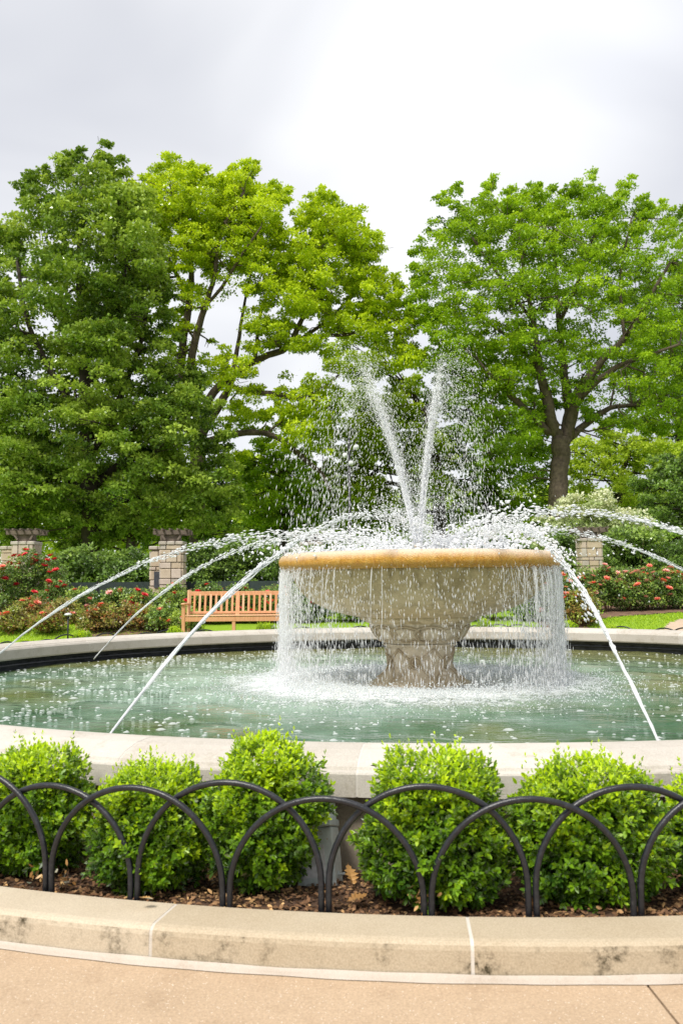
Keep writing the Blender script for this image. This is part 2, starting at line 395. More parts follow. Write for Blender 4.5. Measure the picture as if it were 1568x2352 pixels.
def water_drop(name, alpha, c=(0.97, 0.98, 1.0)):
    m, nt, N, L, out = new_mat(name)
    p = N.new('ShaderNodeBsdfPrincipled'); p.inputs['Base Color'].default_value = (*c, 1)
    p.inputs['Roughness'].default_value = 0.15; p.inputs['Specular IOR Level'].default_value = 0.5
    tr = N.new('ShaderNodeBsdfTranslucent'); tr.inputs[0].default_value = (*c, 1)
    mx = N.new('ShaderNodeMixShader'); mx.inputs[0].default_value = 0.5; L.new(p.outputs[0], mx.inputs[1]); L.new(tr.outputs[0], mx.inputs[2])
    if alpha < 1:
        t = N.new('ShaderNodeBsdfTransparent'); m2 = N.new('ShaderNodeMixShader'); m2.inputs[0].default_value = alpha
        L.new(t.outputs[0], m2.inputs[1]); L.new(mx.outputs[0], m2.inputs[2]); L.new(m2.outputs[0], out.inputs[0])
    else: L.new(mx.outputs[0], out.inputs[0])
    return m
M['drop'] = water_drop('water_drops', 1.0)
M['curtain'] = water_drop('falling_water', 0.5)
M['stream'] = water_drop('stream_water', 0.6)
M['foam'] = water_drop('foam', 1.0, (0.88, 0.91, 0.92))
M['bubble'] = water_drop('bubbles', 0.75, (0.86, 0.90, 0.90))

m, nt, N, L, out = new_mat('pool_water')
co = wpos(N)
def dist_from(px_, py_):
    sb = N.new('ShaderNodeVectorMath'); sb.operation = 'SUBTRACT'; sb.inputs[1].default_value = (px_, py_, 0.21); L.new(co, sb.inputs[0])
    ln = N.new('ShaderNodeVectorMath'); ln.operation = 'LENGTH'; L.new(sb.outputs[0], ln.inputs[0]); return ln.outputs['Value']
rad = dist_from(-0.12, 0.30); rad2 = dist_from(-0.9, 0.8)
sp = N.new('ShaderNodeSeparateXYZ'); L.new(co, sp.inputs[0])
big = noise(N, L, co, 0.55, 3, 0.5, 0.4)
c = ramp(N, L, big, [(0.38, (0.036, 0.104, 0.048)), (0.52, (0.050, 0.112, 0.040)), (0.66, (0.100, 0.125, 0.020))])
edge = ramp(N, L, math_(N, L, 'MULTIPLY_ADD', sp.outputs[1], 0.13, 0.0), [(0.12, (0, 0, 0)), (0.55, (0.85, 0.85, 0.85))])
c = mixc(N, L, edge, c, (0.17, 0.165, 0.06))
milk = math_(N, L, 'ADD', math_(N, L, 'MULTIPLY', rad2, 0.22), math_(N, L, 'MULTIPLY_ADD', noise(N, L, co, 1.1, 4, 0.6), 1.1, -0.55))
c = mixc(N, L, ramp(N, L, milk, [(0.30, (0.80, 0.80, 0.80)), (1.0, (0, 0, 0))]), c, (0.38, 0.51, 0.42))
fn = noise(N, L, co, 5.5, 7, 0.72, 0.6); fn2 = noise(N, L, co, 26, 4, 0.7)
ring = math_(N, L, 'MAXIMUM', math_(N, L, 'SUBTRACT', rad, 1.6), 0.0)
fm = math_(N, L, 'SUBTRACT', 1.0, math_(N, L, 'MULTIPLY', ring, 0.95))
fm = math_(N, L, 'ADD', fm, math_(N, L, 'MULTIPLY_ADD', fn, 2.2, -1.3)); fm = math_(N, L, 'ADD', fm, math_(N, L, 'MULTIPLY_ADD', fn2, 0.8, -0.4))
foam = ramp(N, L, fm, [(0.12, (0, 0, 0)), (0.62, (0.97, 0.97, 0.97))])
c = mixc(N, L, foam, c, (0.86, 0.90, 0.90))
w1 = noise(N, L, co, 3.6, 3, 0.5, 1.4, (0.5, 1.7, 1)); w2 = noise(N, L, co, 17, 3, 0.6, 0.8, (0.6, 1.5, 1)); w3 = noise(N, L, co, 1.4, 2, 0.5, 0.5)
hh = math_(N, L, 'ADD', math_(N, L, 'MULTIPLY', w1, 1.5), math_(N, L, 'MULTIPLY', w2, 0.35)); hh = math_(N, L, 'ADD', hh, math_(N, L, 'MULTIPLY', w3, 1.0))
hh = math_(N, L, 'ADD', hh, math_(N, L, 'MULTIPLY', foam, 0.35))
rg = math_(N, L, 'MULTIPLY_ADD', foam, 0.5, 0.05)
b = bsdf(N, L, out, c, rg, 0.5, hh, 1.0, 0.055)
b.inputs['IOR'].default_value = 1.33
M['water'] = m

# ------------------------------------------------------------------ setting: ground
TD = np.array([-100, 7.2, 9.62, 13.6, 19.6, 29.6, 50, 400.]); TZ = np.array([-0.03, 0.0, 0.47, 0.70, 0.92, 1.2, 1.5, 2.0])
def gz(x, y):
    r = math.hypot(x, y)
    z = float(np.interp(y, TD, TZ))
    if r < 7.75: z = min(z, -0.03 if r < 7.4 else 0.10*(r-7.4)/0.35 - 0.03)
    return z
xs = np.unique(np.concatenate([np.linspace(-300, -30, 12), np.linspace(-30, -9, 22), np.linspace(-9, 9, 73), np.linspace(9, 30, 22), np.linspace(30, 300, 12)]))
ys = np.unique(np.concatenate([np.linspace(-60, -9, 10), np.linspace(-9, 14, 93), np.linspace(14, 60, 47), np.linspace(60, 500, 16)]))
V = np.array([[x, y, gz(x, y) - (0.05 if (y < 7.2 and math.hypot(x, y) >= 7.3) else 0)] for y in ys for x in xs])
nx = len(xs)
ii, jj = np.meshgrid(np.arange(len(ys)-1), np.arange(nx-1), indexing='ij'); a = (ii*nx + jj).ravel()
tag(link('ground', mesh_np('ground', V, np.stack([a, a+1, a+1+nx, a+nx], 1), M['lawn'], smooth=True)), kind='structure')

# pavement slabs round the planter, recessed joint between them
def sector(mb, r0, r1, a0, a1, z0, z1, n=12, bev=0.0):
    """ring block, angles in degrees measured from -Y towards +X"""
    th = np.radians(np.linspace(a0, a1, n+1))
    if bev: prof = [(r0, z0), (r0, z1-bev), (r0+bev, z1), (r1-bev, z1), (r1, z1-bev), (r1, z0)]
    else: prof = [(r0, z0), (r0, z1), (r1, z1), (r1, z0)]
    sector_profile(mb, prof, th)
def sector_profile(mb, prof, th):
    m = len(prof); P = np.array([[r*math.sin(t), -r*math.cos(t), z] for t in th for (r, z) in prof])
    Fl = []
    for i in range(len(th)-1):
        for k in range(m):
            k2 = (k+1) % m
            Fl.append((i*m+k, i*m+k2, (i+1)*m+k2, (i+1)*m+k))
    Fl.append(tuple(range(m))[::-1]); Fl.append(tuple((len(th)-1)*m+k for k in range(m)))
    mb.add(P, Fl)
pv = MB().box((0, -10, -0.11), (40, 26, 0.10)).build('pavement', M['soil']); tag(pv, kind='structure')
pv['label'] = 'tan exposed aggregate pavement around the planter curb'
jA = 0.80
for a0, a1 in ((-85, -51.6), (-51.4, -18.3+0.0), (-18.1, jA-0.035), (jA+0.035, jA+33), (jA+33.15, 85)):
    s = MB(); sector(s, 7.315, 14.5, a0, a1, -0.06, 0.0, 30, 0.006); s.build('slab', M['pave'], pv, smooth=False)

# ------------------------------------------------------------------ pool basin
basin = empty('pool_basin', (0, 0, 0), 'round pale limestone pool wall with wide rounded coping and black liner', 'pool wall')
bw = MB(); bw.lathe([(6.33, -0.05), (6.33, 0.40), (6.02, 0.40), (6.02, -0.05)], 160); bw.build('basin_wall', M['basin'], basin, True)
s = MB(); s.lathe([(6.015, -0.04), (6.0, 0.10), (5.985, 0.36), (5.96, 0.37)], 160); s.build('liner', M['liner'], basin, True)
s = MB(); s.tube([(6.0*math.cos(t), 6.0*math.sin(t), 0.275) for t in np.linspace(0, 2*math.pi, 161)], 0.022, 6, False); s.build('pipe', M['liner'], basin, True)
NST = 34; stp = 360/NST
prof = [(5.89, 0.36), (5.878, 0.38), (5.875, 0.50), (5.89, 0.525), (5.915, 0.53), (5.925, 0.545), (5.99, 0.566), (6.10, 0.580), (6.22, 0.575), (6.33, 0.550), (6.385, 0.526), (6.392, 0.512), (6.425, 0.508), (6.43, 0.50), (6.43, 0.40), (6.10, 0.39)]
for k in range(NST):
    a0 = 2.96 + k*stp
    s = MB(); sector_profile(s, prof, np.radians(np.linspace(a0+0.045, a0+stp-0.045, 13)))
    s.build('coping_stone', M['coping'], basin)
prof_j = [(5.892, 0.362), (5.880, 0.382), (5.877, 0.50), (5.892, 0.5235), (5.99, 0.5645), (6.10, 0.5785), (6.22, 0.5735), (6.33, 0.5485), (6.384, 0.525), (6.390, 0.512), (6.424, 0.5065), (6.4285, 0.499), (6.4285, 0.402), (6.10, 0.392)]
me_j = None
for k in range(NST):
    if me_j is None:
        s = MB(); sector_profile(s, prof_j, np.radians([-0.12, 0.12])); me_j = s.mesh('mortar_joint', M['mortar'])
    link('mortar_joint', me_j, basin, rot=(0, 0, math.radians(2.96 + k*stp)))

# water surface
nr, na = 60, 200
rr = np.linspace(0.02, 6.0, nr); th = np.arange(na)/na*2*np.pi
V = np.stack([rr[:, None]*np.cos(th), rr[:, None]*np.sin(th), np.zeros((nr, na))], 2)
X, Y = V[..., 0], V[..., 1]
def waves(X, Y):
    Z = 0*X
    for k in range(14):
        a = R.uniform(0, 2*np.pi); f = R.uniform(2.5, 9); Z = Z + np.sin((X*np.cos(a)+Y*np.sin(a))*f + R.uniform(0, 6))*0.0022
    r = np.hypot(X, Y); return Z + 0.012*np.exp(-((r-1.5)/0.9)**2)*np.sin(r*9+np.sin(np.arctan2(Y, X)*7)*1.5)
V[..., 2] = 0.21 + waves(X, Y)
ii, jj = np.meshgrid(np.arange(nr-1), np.arange(na), indexing='ij')
Fw = np.stack([ii*na+jj, ii*na+(jj+1) % na, (ii+1)*na+(jj+1) % na, (ii+1)*na+jj], 2).reshape(-1, 4)[:, ::-1]
tag(link('pool_water', mesh_np('pool_water', V.reshape(-1, 3), Fw[:, ::-1], M['water'], smooth=True)), kind='structure')

# ------------------------------------------------------------------ planter: curb, soil, chips
curb = empty('planter_curb', (0, 0, 0), 'low tan limestone curb ring in front of the shrubs, mossy stains on its face', 'curb')
prof = [(7.06, -0.05), (7.06, 0.122), (7.075, 0.13), (7.272, 0.130), (7.290, 0.126), (7.301, 0.116), (7.305, 0.100), (7.310, -0.05)]
for k in range(40):
    a0 = -3.75 + 9*k
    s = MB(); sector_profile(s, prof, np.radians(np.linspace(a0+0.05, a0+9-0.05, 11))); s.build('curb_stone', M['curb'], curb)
prof = [(7.062, -0.04), (7.062, 0.121), (7.076, 0.1288), (7.272, 0.1288), (7.289, 0.1248), (7.2996, 0.1152), (7.3036, 0.100), (7.3088, -0.04)]
s = MB(); sector_profile(s, prof, np.radians([-0.10, 0.10])); me_j = s.mesh('mortar_joint', M['curb_mortar'])
for k in range(40): link('mortar_joint', me_j, curb, rot=(0, 0, math.radians(-3.75 + 9*k)))
# sealant bead, slightly uneven
n = 400; th = np.radians(np.linspace(-100, 100, n)); P = []
for t in th:
    w = 0.010*math.sin(t*90)*math.sin(t*37+1)
    for (r, z) in ((7.311, 0.026+w*0.2), (7.318, 0.024+w*0.2), (7.322+w*0.3, 0.012), (7.328+w*0.4, 0.003)): P.append([r*math.sin(t), -r*math.cos(t), z])
Fl = [(i*4+k, i*4+k+1, (i+1)*4+k+1, (i+1)*4+k) for i in range(n-1) for k in range(3)]
s = MB(); s.add(P, Fl); s.build('sealant_strip', M['sealant'], curb, True)

def soil_z(r, t): return 0.095 - 0.05*(7.06-r)/0.75 + 0.010*math.sin(t*31+r*9) + 0.008*math.sin(t*83-r*21)
nr, na = 14, 720
P = [[r*math.cos(2*np.pi*j/na), r*math.sin(2*np.pi*j/na), soil_z(r, 2*np.pi*j/na)] for r in np.linspace(6.32, 7.07, nr) for j in range(na)]
ii, jj = np.meshgrid(np.arange(nr-1), np.arange(na), indexing='ij')
Fw = np.stack([ii*na+jj, ii*na+(jj+1) % na, (ii+1)*na+(jj+1) % na, (ii+1)*na+jj], 2).reshape(-1, 4)[:, ::-1]
tag(link('planter_soil', mesh_np('planter_soil', P, Fw, M['soil'], smooth=True)), 'dark mulch soil bed behind the curb', kind='structure')

# ---- vectorised leaves
def nrm(v): return v / (np.linalg.norm(v, axis=-1, keepdims=True) + 1e-9)
def rand_dirs(n): return nrm(R.normal(size=(n, 3)))
def hexleaf(P, A, Nn, l, w, curl=0.15):
    """six-cornered pointed leaves: base P, axis A, normal Nn"""
    n = len(P); S = nrm(np.cross(A, Nn)); Nn = nrm(np.cross(S, A)); l = np.broadcast_to(l, (n,))[:, None]; w = np.broadcast_to(w, (n,))[:, None]
    V = np.stack([P, P+A*l*.32+S*w*.46+Nn*w*.16, P+A*l*.72+S*w*.40+Nn*w*.10-Nn*l*curl*.4, P+A*l-Nn*l*curl, P+A*l*.72-S*w*.40+Nn*w*.10-Nn*l*curl*.4, P+A*l*.32-S*w*.46+Nn*w*.16], 1)
    return V.reshape(-1, 3), np.arange(n*6).reshape(n, 6)
def quadleaf(P, A, Nn, l, w):
    n = len(P); S = nrm(np.cross(A, Nn)); Nn = nrm(np.cross(S, A)); l = np.broadcast_to(l, (n,))[:, None]; w = np.broadcast_to(w, (n,))[:, None]
    V = np.stack([P, P+A*l*.45+S*w*.5+Nn*w*.12, P+A*l, P+A*l*.45-S*w*.5+Nn*w*.12], 1)
    return V.reshape(-1, 3), np.arange(n*4).reshape(n, 4)

# mulch chips and small fallen leaves
def chips(n, a0, a1):
    t = np.radians(R.uniform(a0, a1, n)); r = R.uniform(6.36, 7.05, n)
    z = 0.095 - 0.05*(7.06-r)/0.75 + 0.010*np.sin((t-np.pi/2)*31+r*9) + 0.008*np.sin((t-np.pi/2)*83-r*21) + R.uniform(0.000, 0.016, n)
    P = np.stack([r*np.sin(t), -r*np.cos(t), z], 1)
    A = nrm(np.stack([R.normal(size=n), R.normal(size=n), R.normal(0, .25, n)], 1)); Nn = nrm(np.stack([R.normal(0, .45, n), R.normal(0, .45, n), np.ones(n)], 1))
    l = R.uniform(0.012, 0.034, n); V, Fq = hexleaf(P, A, Nn, l, l*R.uniform(.3, .75, n), 0.1)
    patch = 0.5+0.5*np.sin(t*40)*np.sin(t*17+2)
    tint = np.clip(R.beta(1.2, 2.2, n) + 0.35*(patch > .6)*R.random(n), 0, 1)
    return mesh_np('mulch_chips', V, Fq, M['chip'], {'tint': np.repeat(tint, 6)})
tag(link('mulch_chips', chips(15000, -34, 18)), 'brown wood chips and tiny dry leaves scattered on the planter soil', kind='stuff')

# ------------------------------------------------------------------ hoop fence
hoops = empty('hoop_fence', (0, 0, 0), 'low black iron fence of overlapping hoops standing behind the tan curb', 'fence')
PSTEP = 3.158; RF = 7.035
def hoop_mesh(bulge):
    half = PSTEP - 0.12
    s = MB(); pts = []
    for u in np.linspace(0, math.pi, 33):
        a = -half*math.cos(u); z = 0.075 + 0.365*math.sin(u)
        pts.append((a, z))
    pts = [(-half, -0.10), (-half, 0.02)] + pts + [(half, 0.02), (half, -0.10)]
    P = [[(RF+bulge*max(0, math.sin((z)/0.44*1.57)))*math.sin(math.radians(a)), -(RF+bulge*max(0, math.sin(z/0.44*1.57)))*math.cos(math.radians(a)), z+0.10] for a, z in pts]
    s.tube(P, 0.0125, 12); return s.mesh('hoop', M['iron'], True)
hm = [hoop_mesh(0.012), hoop_mesh(-0.012)]
k0 = -1.7476
for k in list(range(-9, 6)) + list(range(33, 82)):
    h = link('hoop', hm[k % 2], hoops, rot=(math.radians(random.uniform(-.4, .4)), 0, math.radians(k0 + k*PSTEP)))

# ------------------------------------------------------------------ boxwood shrubs
def sprigs(B, U, Lg, nl, leafl, tint, wid=0.5):
    """leafy shoots: bases B, directions U, lengths Lg, nl leaf pairs"""
    Ps, As, Ns, ls, ts = [], [], [], [], []
    n = len(B); ref = nrm(np.cross(U, rand_dirs(n))); ref2 = np.cross(U, ref)
    for k in range(nl):
        f = (k+0.6)/nl
        side = ref if k % 2 == 0 else ref2
        for sg in (-1, 1):
            P = B + U*(Lg*f)[:, None]
            A = nrm(U*(0.45+0.65*f) + side*sg*0.95*(1.1-0.5*f) + R.normal(0, .18, (n, 3)))
            Nn = nrm(U*1.0 - A*0.5 + R.normal(0, .2, (n, 3)) + np.array([0, 0, .4]))
            Ps.append(P); As.append(A); Ns.append(Nn); ls.append(leafl*(1.0-0.30*abs(f-.55))*R.uniform(.8, 1.15, n))
            ts.append(np.clip(tint + 0.30*(f-.5) + R.normal(0, .06, n), 0, 1))
    Ps.append(B+U*Lg[:, None]); As.append(nrm(U+R.normal(0, .1, (n, 3)))); Ns.append(nrm(rand_dirs(n))); ls.append(leafl*.8*np.ones(n)); ts.append(np.clip(tint+.22, 0, 1))
    P = np.concatenate(Ps); l = np.concatenate(ls)
    V, Fq = hexleaf(P, np.concatenate(As), np.concatenate(Ns), l, l*wid)
    return V, Fq, np.repeat(np.concatenate(ts), 6)
def shrub_mesh(lobes, zt, n, dens_long=90):
    """lobes: (x, y, z, rx, ry, rz) ellipsoids (local); leafy shoots on their joint skin"""
    B, U = [], []
    lob = np.array(lobes, float); area = lob[:, 3]*lob[:, 5]; cnt = (n*area/area.sum()).astype(int)
    for (x, y, z, rx, ry, rz), c in zip(lob, cnt):
        d = rand_dirs(c*2); d = d[(d[:, 1] < 0.45)][:c]
        k = len(d); bump = 1 + 0.13*np.sin(d[:, 0]*7+x*30)*np.sin(d[:, 2]*6+z*20) + 0.07*np.sin(d[:, 0]*19+d[:, 2]*23)
        sh = R.uniform(.80, 1.0, k)*bump
        P = np.array([x, y, z]) + d*np.array([rx, ry, rz])*sh[:, None]
        inside = np.zeros(k, bool)
        for (x2, y2, z2, a2, b2, c2) in lob:
            q = (P-np.array([x2, y2, z2]))/np.array([a2, b2, c2]); inside |= (np.linalg.norm(q, axis=1) < 0.70)
        keep = ~inside & (P[:, 2] > 0.012)
        B.append(P[keep]); U.append(nrm(d[keep]*0.75 + np.array([0, 0, .60]) + R.normal(0, .28, (keep.sum(), 3))))
    B = np.concatenate(B); U = np.concatenate(U); n = len(B)
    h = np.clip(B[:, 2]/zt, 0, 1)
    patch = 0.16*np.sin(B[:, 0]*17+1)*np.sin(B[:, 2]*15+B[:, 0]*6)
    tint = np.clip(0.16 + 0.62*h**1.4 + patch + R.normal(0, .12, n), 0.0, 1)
    Lg = R.uniform(.030, .058, n)*(1+0.35*(h > .75))
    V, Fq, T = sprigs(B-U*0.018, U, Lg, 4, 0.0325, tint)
    # long shoots on top
    top = np.where(h > 0.70)[0]
    if len(top):
        sel = R.choice(top, min(dens_long, len(top)), replace=False)
        U2 = nrm(U[sel]*0.45 + np.array([0, 0, 1.0]) + R.normal(0, .12, (len(sel), 3)))
        V2, F2, T2 = sprigs(B[sel], U2, R.uniform(.05, .13, len(sel)), 6, 0.021, np.clip(tint[sel]+.15, 0, 1), .42)
        F2 = F2 + len(V); V = np.concatenate([V, V2]); Fq = np.concatenate([Fq, F2]); T = np.concatenate([T, T2])
    return V, Fq, T
def boxwood(x, ytop, ybot, hw, r, label, extra=(), n=2700, sx=0.0):
    """x, ytop, ybot, hw in photo pixels"""
    d = 10.38 - r + 0.06
    base = W(x, ybot, d); px = MPP(d)
    tx, ty = base[0], -math.sqrt(max(0.01, r*r - base[0]**2)); d = ty + 10.38; px = MPP(d)
    z0 = 0.07; loc = (W(x, 1900, d)[0], ty, z0)
    z1 = W(x, ytop, d)[2]; H = z1 - z0; w = hw*px
    t = empty('boxwood_shrub', loc, label, 'shrub', 'boxwood shrubs planted behind the hoop fence')
    w *= 1.0; lobes = [(0, 0, H*.38, w*.97, .27, H*.36), (0, 0, H*.62, w*.84, .24, H*.33), (w*random.uniform(-.25, .3), 0, H*.81, w*.38, .16, H*.16)] + [(ax*w, 0, az*H, aw*w, .2, ah*H) for ax, az, aw, ah in extra]
    V, Fq, T = shrub_mesh(lobes, H, n)
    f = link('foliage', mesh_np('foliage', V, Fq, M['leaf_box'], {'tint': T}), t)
    f['kind'] = 'stuff'
    st = MB()
    for k in range(9):
        a = random.uniform(0, 6.28); q = random.uniform(.25, .6); e = np.array([math.cos(a)*w*q, math.sin(a)*.16*q, H*random.uniform(.45, .75)]); o0 = np.array([random.uniform(-.025, .025), random.uniform(-.02, .02), -.03])
        st.tube([o0, o0+e*np.array([.35, .35, .4]), e*np.array([.8, .8, .75]), e], [.011, .008, .005, .003], 6)
    st.build('stem', M['stem'], t, True)
    # dense dark twig core, keeps the inside of the shrub from being see-through
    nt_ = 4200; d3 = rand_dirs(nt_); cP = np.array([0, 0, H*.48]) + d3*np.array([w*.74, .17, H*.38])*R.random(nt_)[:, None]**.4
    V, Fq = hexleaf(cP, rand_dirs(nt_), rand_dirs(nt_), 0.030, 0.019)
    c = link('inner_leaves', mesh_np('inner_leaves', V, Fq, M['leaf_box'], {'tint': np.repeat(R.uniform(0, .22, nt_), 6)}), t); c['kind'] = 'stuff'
    return t
shrubs = []
shrubs.append(boxwood(85, 1735, 2030, 128, 6.66, 'boxwood at the far left of the planter with tall thin shoots on top', [(.25, .86, .42, .16), (-.4, .75, .4, .2)]))
shrubs.append(boxwood(354, 1770, 2060, 136, 6.74, 'shortest boxwood, second from left, wide and flat topped before the pool wall', [(.0, .82, .62, .14), (-.35, .35, .5, .3)]))
shrubs.append(boxwood(606, 1712, 2040, 112, 6.66, 'tall round boxwood leaning over the grey steel box, bare stems at its foot', [(0.05, .84, .62, .16), (.85, .60, .42, .15), (.75, .72, .35, .12), (-.7, .55, .45, .18)]))
shrubs.append(boxwood(1000, 1745, 2092, 166, 6.74, 'broad boxwood just right of the grey steel box, bushy down to the curb', [(-.1, .84, .6, .16), (.35, .78, .4, .2), (.2, .2, .7, .2), (-.6, .3, .35, .2)]))
shrubs.append(boxwood(1348, 1760, 2098, 182, 6.74, 'widest boxwood at the right of the planter with pointed top shoots', [(0, .84, .52, .16), (.5, .35, .45, .25), (-.5, .62, .4, .2), (0, .15, .7, .18)]))
shrubs.append(boxwood(1660, 1790, 2095, 120, 6.70, 'boxwood cut off by the right edge of the photo', [(-.3, .75, .5, .2)]))
shrubs.append(boxwood(-150, 1740, 2010, 130, 6.66, 'boxwood just outside the left edge of the photo beside the leftmost shrub', [(.2, .8, .5, .2)], n=1500))
def copy_thing(t, loc, rz, label, group=None, sc=None):
    c = t.copy(); COL.objects.link(c); c.location = loc; c.rotation_euler = (0, 0, rz); c['label'] = label
    if group: c['group'] = group
    if sc: c.scale = sc
    for ch in t.children:
        q = ch.copy(); COL.objects.link(q); q.parent = c
        for g2 in ch.children:
            q2 = g2.copy(); COL.objects.link(q2); q2.parent = q
    return c
# low clumps showing over the far coping
far_spots = [(188, 1447, 'lime green shrub top showing over the far left coping, left of the path light'), (60, 1462, 'low lime shrub behind the far coping at the left edge of the photo'),
             (400, 1446, 'small lime shrub behind the far coping beside the left bench end'), (610, 1434, 'lime shrub top under the right end of the bench behind the coping'),
             (1300, 1425, 'lime shrub behind the far coping just right of the falling water'), (1395, 1434, 'low lime shrub behind the far coping in front of the pink rose row'),
             (860, 1428, 'low lime shrub behind the pedestal, left side'), (1110, 1428, 'low lime shrub behind the pedestal, right side')]
for i, (x, y, lab) in enumerate(far_spots):
    q = W(x, y, 17.0); ty = math.sqrt(max(0.1, 6.72**2 - q[0]**2)); q = W(x, y, ty+10.38)
    ty = math.sqrt(max(0.1, 6.72**2 - q[0]**2)); q = W(x, y, ty + 10.38)
    src = shrubs[i % 5]; hh = 0.55
    copy_thing(src, (q[0], ty, q[2]-hh*0.98), 0.0, lab, 'low shrubs behind the far side of the pool', (0.75, 0.75, 0.92))

# dry leaves caught at the fence foot and fallen oak leaves
def dry_twig(x, y, d, label):
    c = W(x, y, d); t = empty('dry_twig', c, label, 'dry twig', 'dry orange leaves at the fence foot')
    n = 26; U = nrm(R.normal(0, .6, (n, 3)) + np.array([0, 0, .25])); B = R.normal(0, .025, (n, 3)); B[:, 2] = np.abs(B[:, 2])*1.3
    V, Fq = hexleaf(B, U, rand_dirs(n), R.uniform(.02, .035, n), .012)
    f = link('leaves', mesh_np('leaves', V, Fq, M['leaf_dry'], {'tint': np.repeat(R.uniform(.2, .8, n), 6)}), t); f['kind'] = 'stuff'
    MB().tube([(0, 0, -.04), (.01, 0, .0), (.015, 0, .05)], .002, 5).build('stem', M['stem'], t)
dry_twig(92, 2030, 3.75, 'dry orange leaf sprig left of the leftmost fence post pair')
dry_twig(148, 2030, 3.78, 'dry orange leaf sprig right of the leftmost fence post pair')
dry_twig(965, 2085, 3.42, 'dry orange leaf sprig beside the fence posts under the broad boxwood')
def oak_leaf(x, y, r, size, rz, tilt, label, tint):
    d = 10.38 - r; c = W(x, y, d); t_ = math.atan2(c[0], -c[1])
    # lobed outline
    L_ = []
    for k in range(11):
        f = k/10; w = (0.10 + 0.34*math.sin(math.pi*min(1, f*1.02)))*(1.0 if k % 2 else 0.42)
        L_.append((w, f))
    P = [[0, -.12, 0]] + [[w, f, .10*w + .05*math.sin(f*5)] for w, f in L_] + [[0, 1.08, .06]] + [[-w, f, .14*w + .05*math.sin(f*5+.6)] for w, f in L_[::-1]] + [[0, f, -0.03] for _, f in L_]
    nL = 11; Fl = [(0, 1, 24, ), (0, 24, 23)]
    for k in range(nL-1):
        Fl.append((1+k, 2+k, 24+k+1, 24+k)); Fl.append((24+k, 24+k+1, 12+nL-k-1, 12+nL-k))
    Fl.append((nL, 12, 24+nL-1)); Fl.append((24+nL-1, 12, 13))
    V = np.array(P)*size
    me = bpy.data.meshes.new('oak_leaf'); me.from_pydata(V.tolist(), [], Fl); at = me.attributes.new('tint', 'FLOAT', 'POINT'); at.data.foreach_set('value', np.full(len(V), tint, dtype=np.float32)); me.materials.append(M['leaf_dry']); me.update()
    o = link('oak_leaf', me, None, c, (tilt, 0.15, rz)); tag(o, label, 'fallen leaf', 'fallen brown oak leaves in the planter'); return o
oak_leaf(812, 2032, 6.62, .085, 0.6, .9, 'large tan oak leaf standing against the boxwood right of the grey steel box', .55)
oak_leaf(800, 2070, 6.85, .075, -1.3, .3, 'flat brown oak leaf right of the fence posts near the grey steel box', .35)
oak_leaf(835, 2060, 6.80, .06, 2.0, .2, 'smaller curled oak leaf under the tan one beside the broad boxwood', .45)
oak_leaf(1112, 2072, 6.86, .075, 1.2, .2, 'brown oak leaf on the mulch between the two right boxwoods', .3)
oak_leaf(1215, 2080, 6.88, .06, -.6, .15, 'dark brown leaf on the mulch between the paired posts at right', .15)
oak_leaf(480, 2022, 6.62, .07, -.4, .3, 'pale tan leaf on the mulch between second and third boxwood', .7)
oak_leaf(350, 2065, 6.95, .05, 1.7, .2, 'small tan leaf by the curb left of the second post pair', .6)

# grey steel box leaning behind the fence
bx = empty('electrical_box', W(738, 2056, 3.90), 'grey rusting steel electrical box leaning against the pool wall beside the third boxwood', 'electrical box')
bx.rotation_euler = (math.radians(-16), math.radians(-10), math.radians(-16))
s = MB(); s.box((0, 0, .135), (.175, .10, .27), bev=.004); s.build('housing', M['steel'], bx)
s = MB(); s.box((0, -.012, .287), (.185, .125, .03), bev=.004); s.box((0, .03, .30), (.10, .05, .012)); s.build('lid', M['steel'], bx)
s = MB(); s.box((-.005, -.0525, .135), (.105, .003, .13)); s.build('label_plate', M['steel_label'], bx)
s = MB(); s.box((0.02, .062, .33), (.11, .006, .12), bev=.002); s.build('bracket', M['steel'], bx)
s = MB(); s.tube([(.077, 0, .075), (.092, 0, .075)], .015, 6); s.tube([(.092, 0, .075), (.115, 0, .075)], .006, 8); s.build('bolt', M['steel'], bx)

# ------------------------------------------------------------------ fountain
ft = empty('fountain', (0, 0, 0.1), 'stone fountain bowl with orange rim on a carved tan pedestal in the pool', 'fountain')
def fpart(name, prof, mat, n=96):
    s = MB(); s.lathe([(r, z-0.1) for r, z in prof], n); return s.build(name, mat, ft, True)
# rim torus
rp_ = [(1.50, 1.535), (1.56, 1.530)]
for a in np.linspace(-95, 100, 15): rp_.append((1.575 + 0.085*math.cos(math.radians(a)), 1.628 + 0.092*math.sin(math.radians(a))))
rp_ += [(1.50, 1.70), (1.46, 1.665)]
fpart('rim', rp_, M['rim'], 160)
bp = [(1.47, 1.66), (1.49, 1.57), (1.535, 1.535), (1.515, 1.50), (1.49, 1.44), (1.455, 1.37), (1.40, 1.285), (1.315, 1.205), (1.19, 1.125), (1.03, 1.06), (0.87, 1.015), (0.74, 0.99), (0.66, 0.985)]
fpart('bowl', bp, M['bowl'], 128)
fpart('basin_floor', [(0.0, 1.60), (1.0, 1.62), (1.48, 1.655)], M['bowl'])
fpart('collar', [(0.70, 1.0), (0.705, .975), (0.70, .955), (0.655, .945), (0.64, .93), (0.60, .915)], M['bowl'])
cup = [(0.60, .918), (0.585, .88), (0.56, .83), (0.525, .775), (0.475, .72), (0.43, .685), (0.415, .675)]
fpart('cup', cup, M['pedestal'])
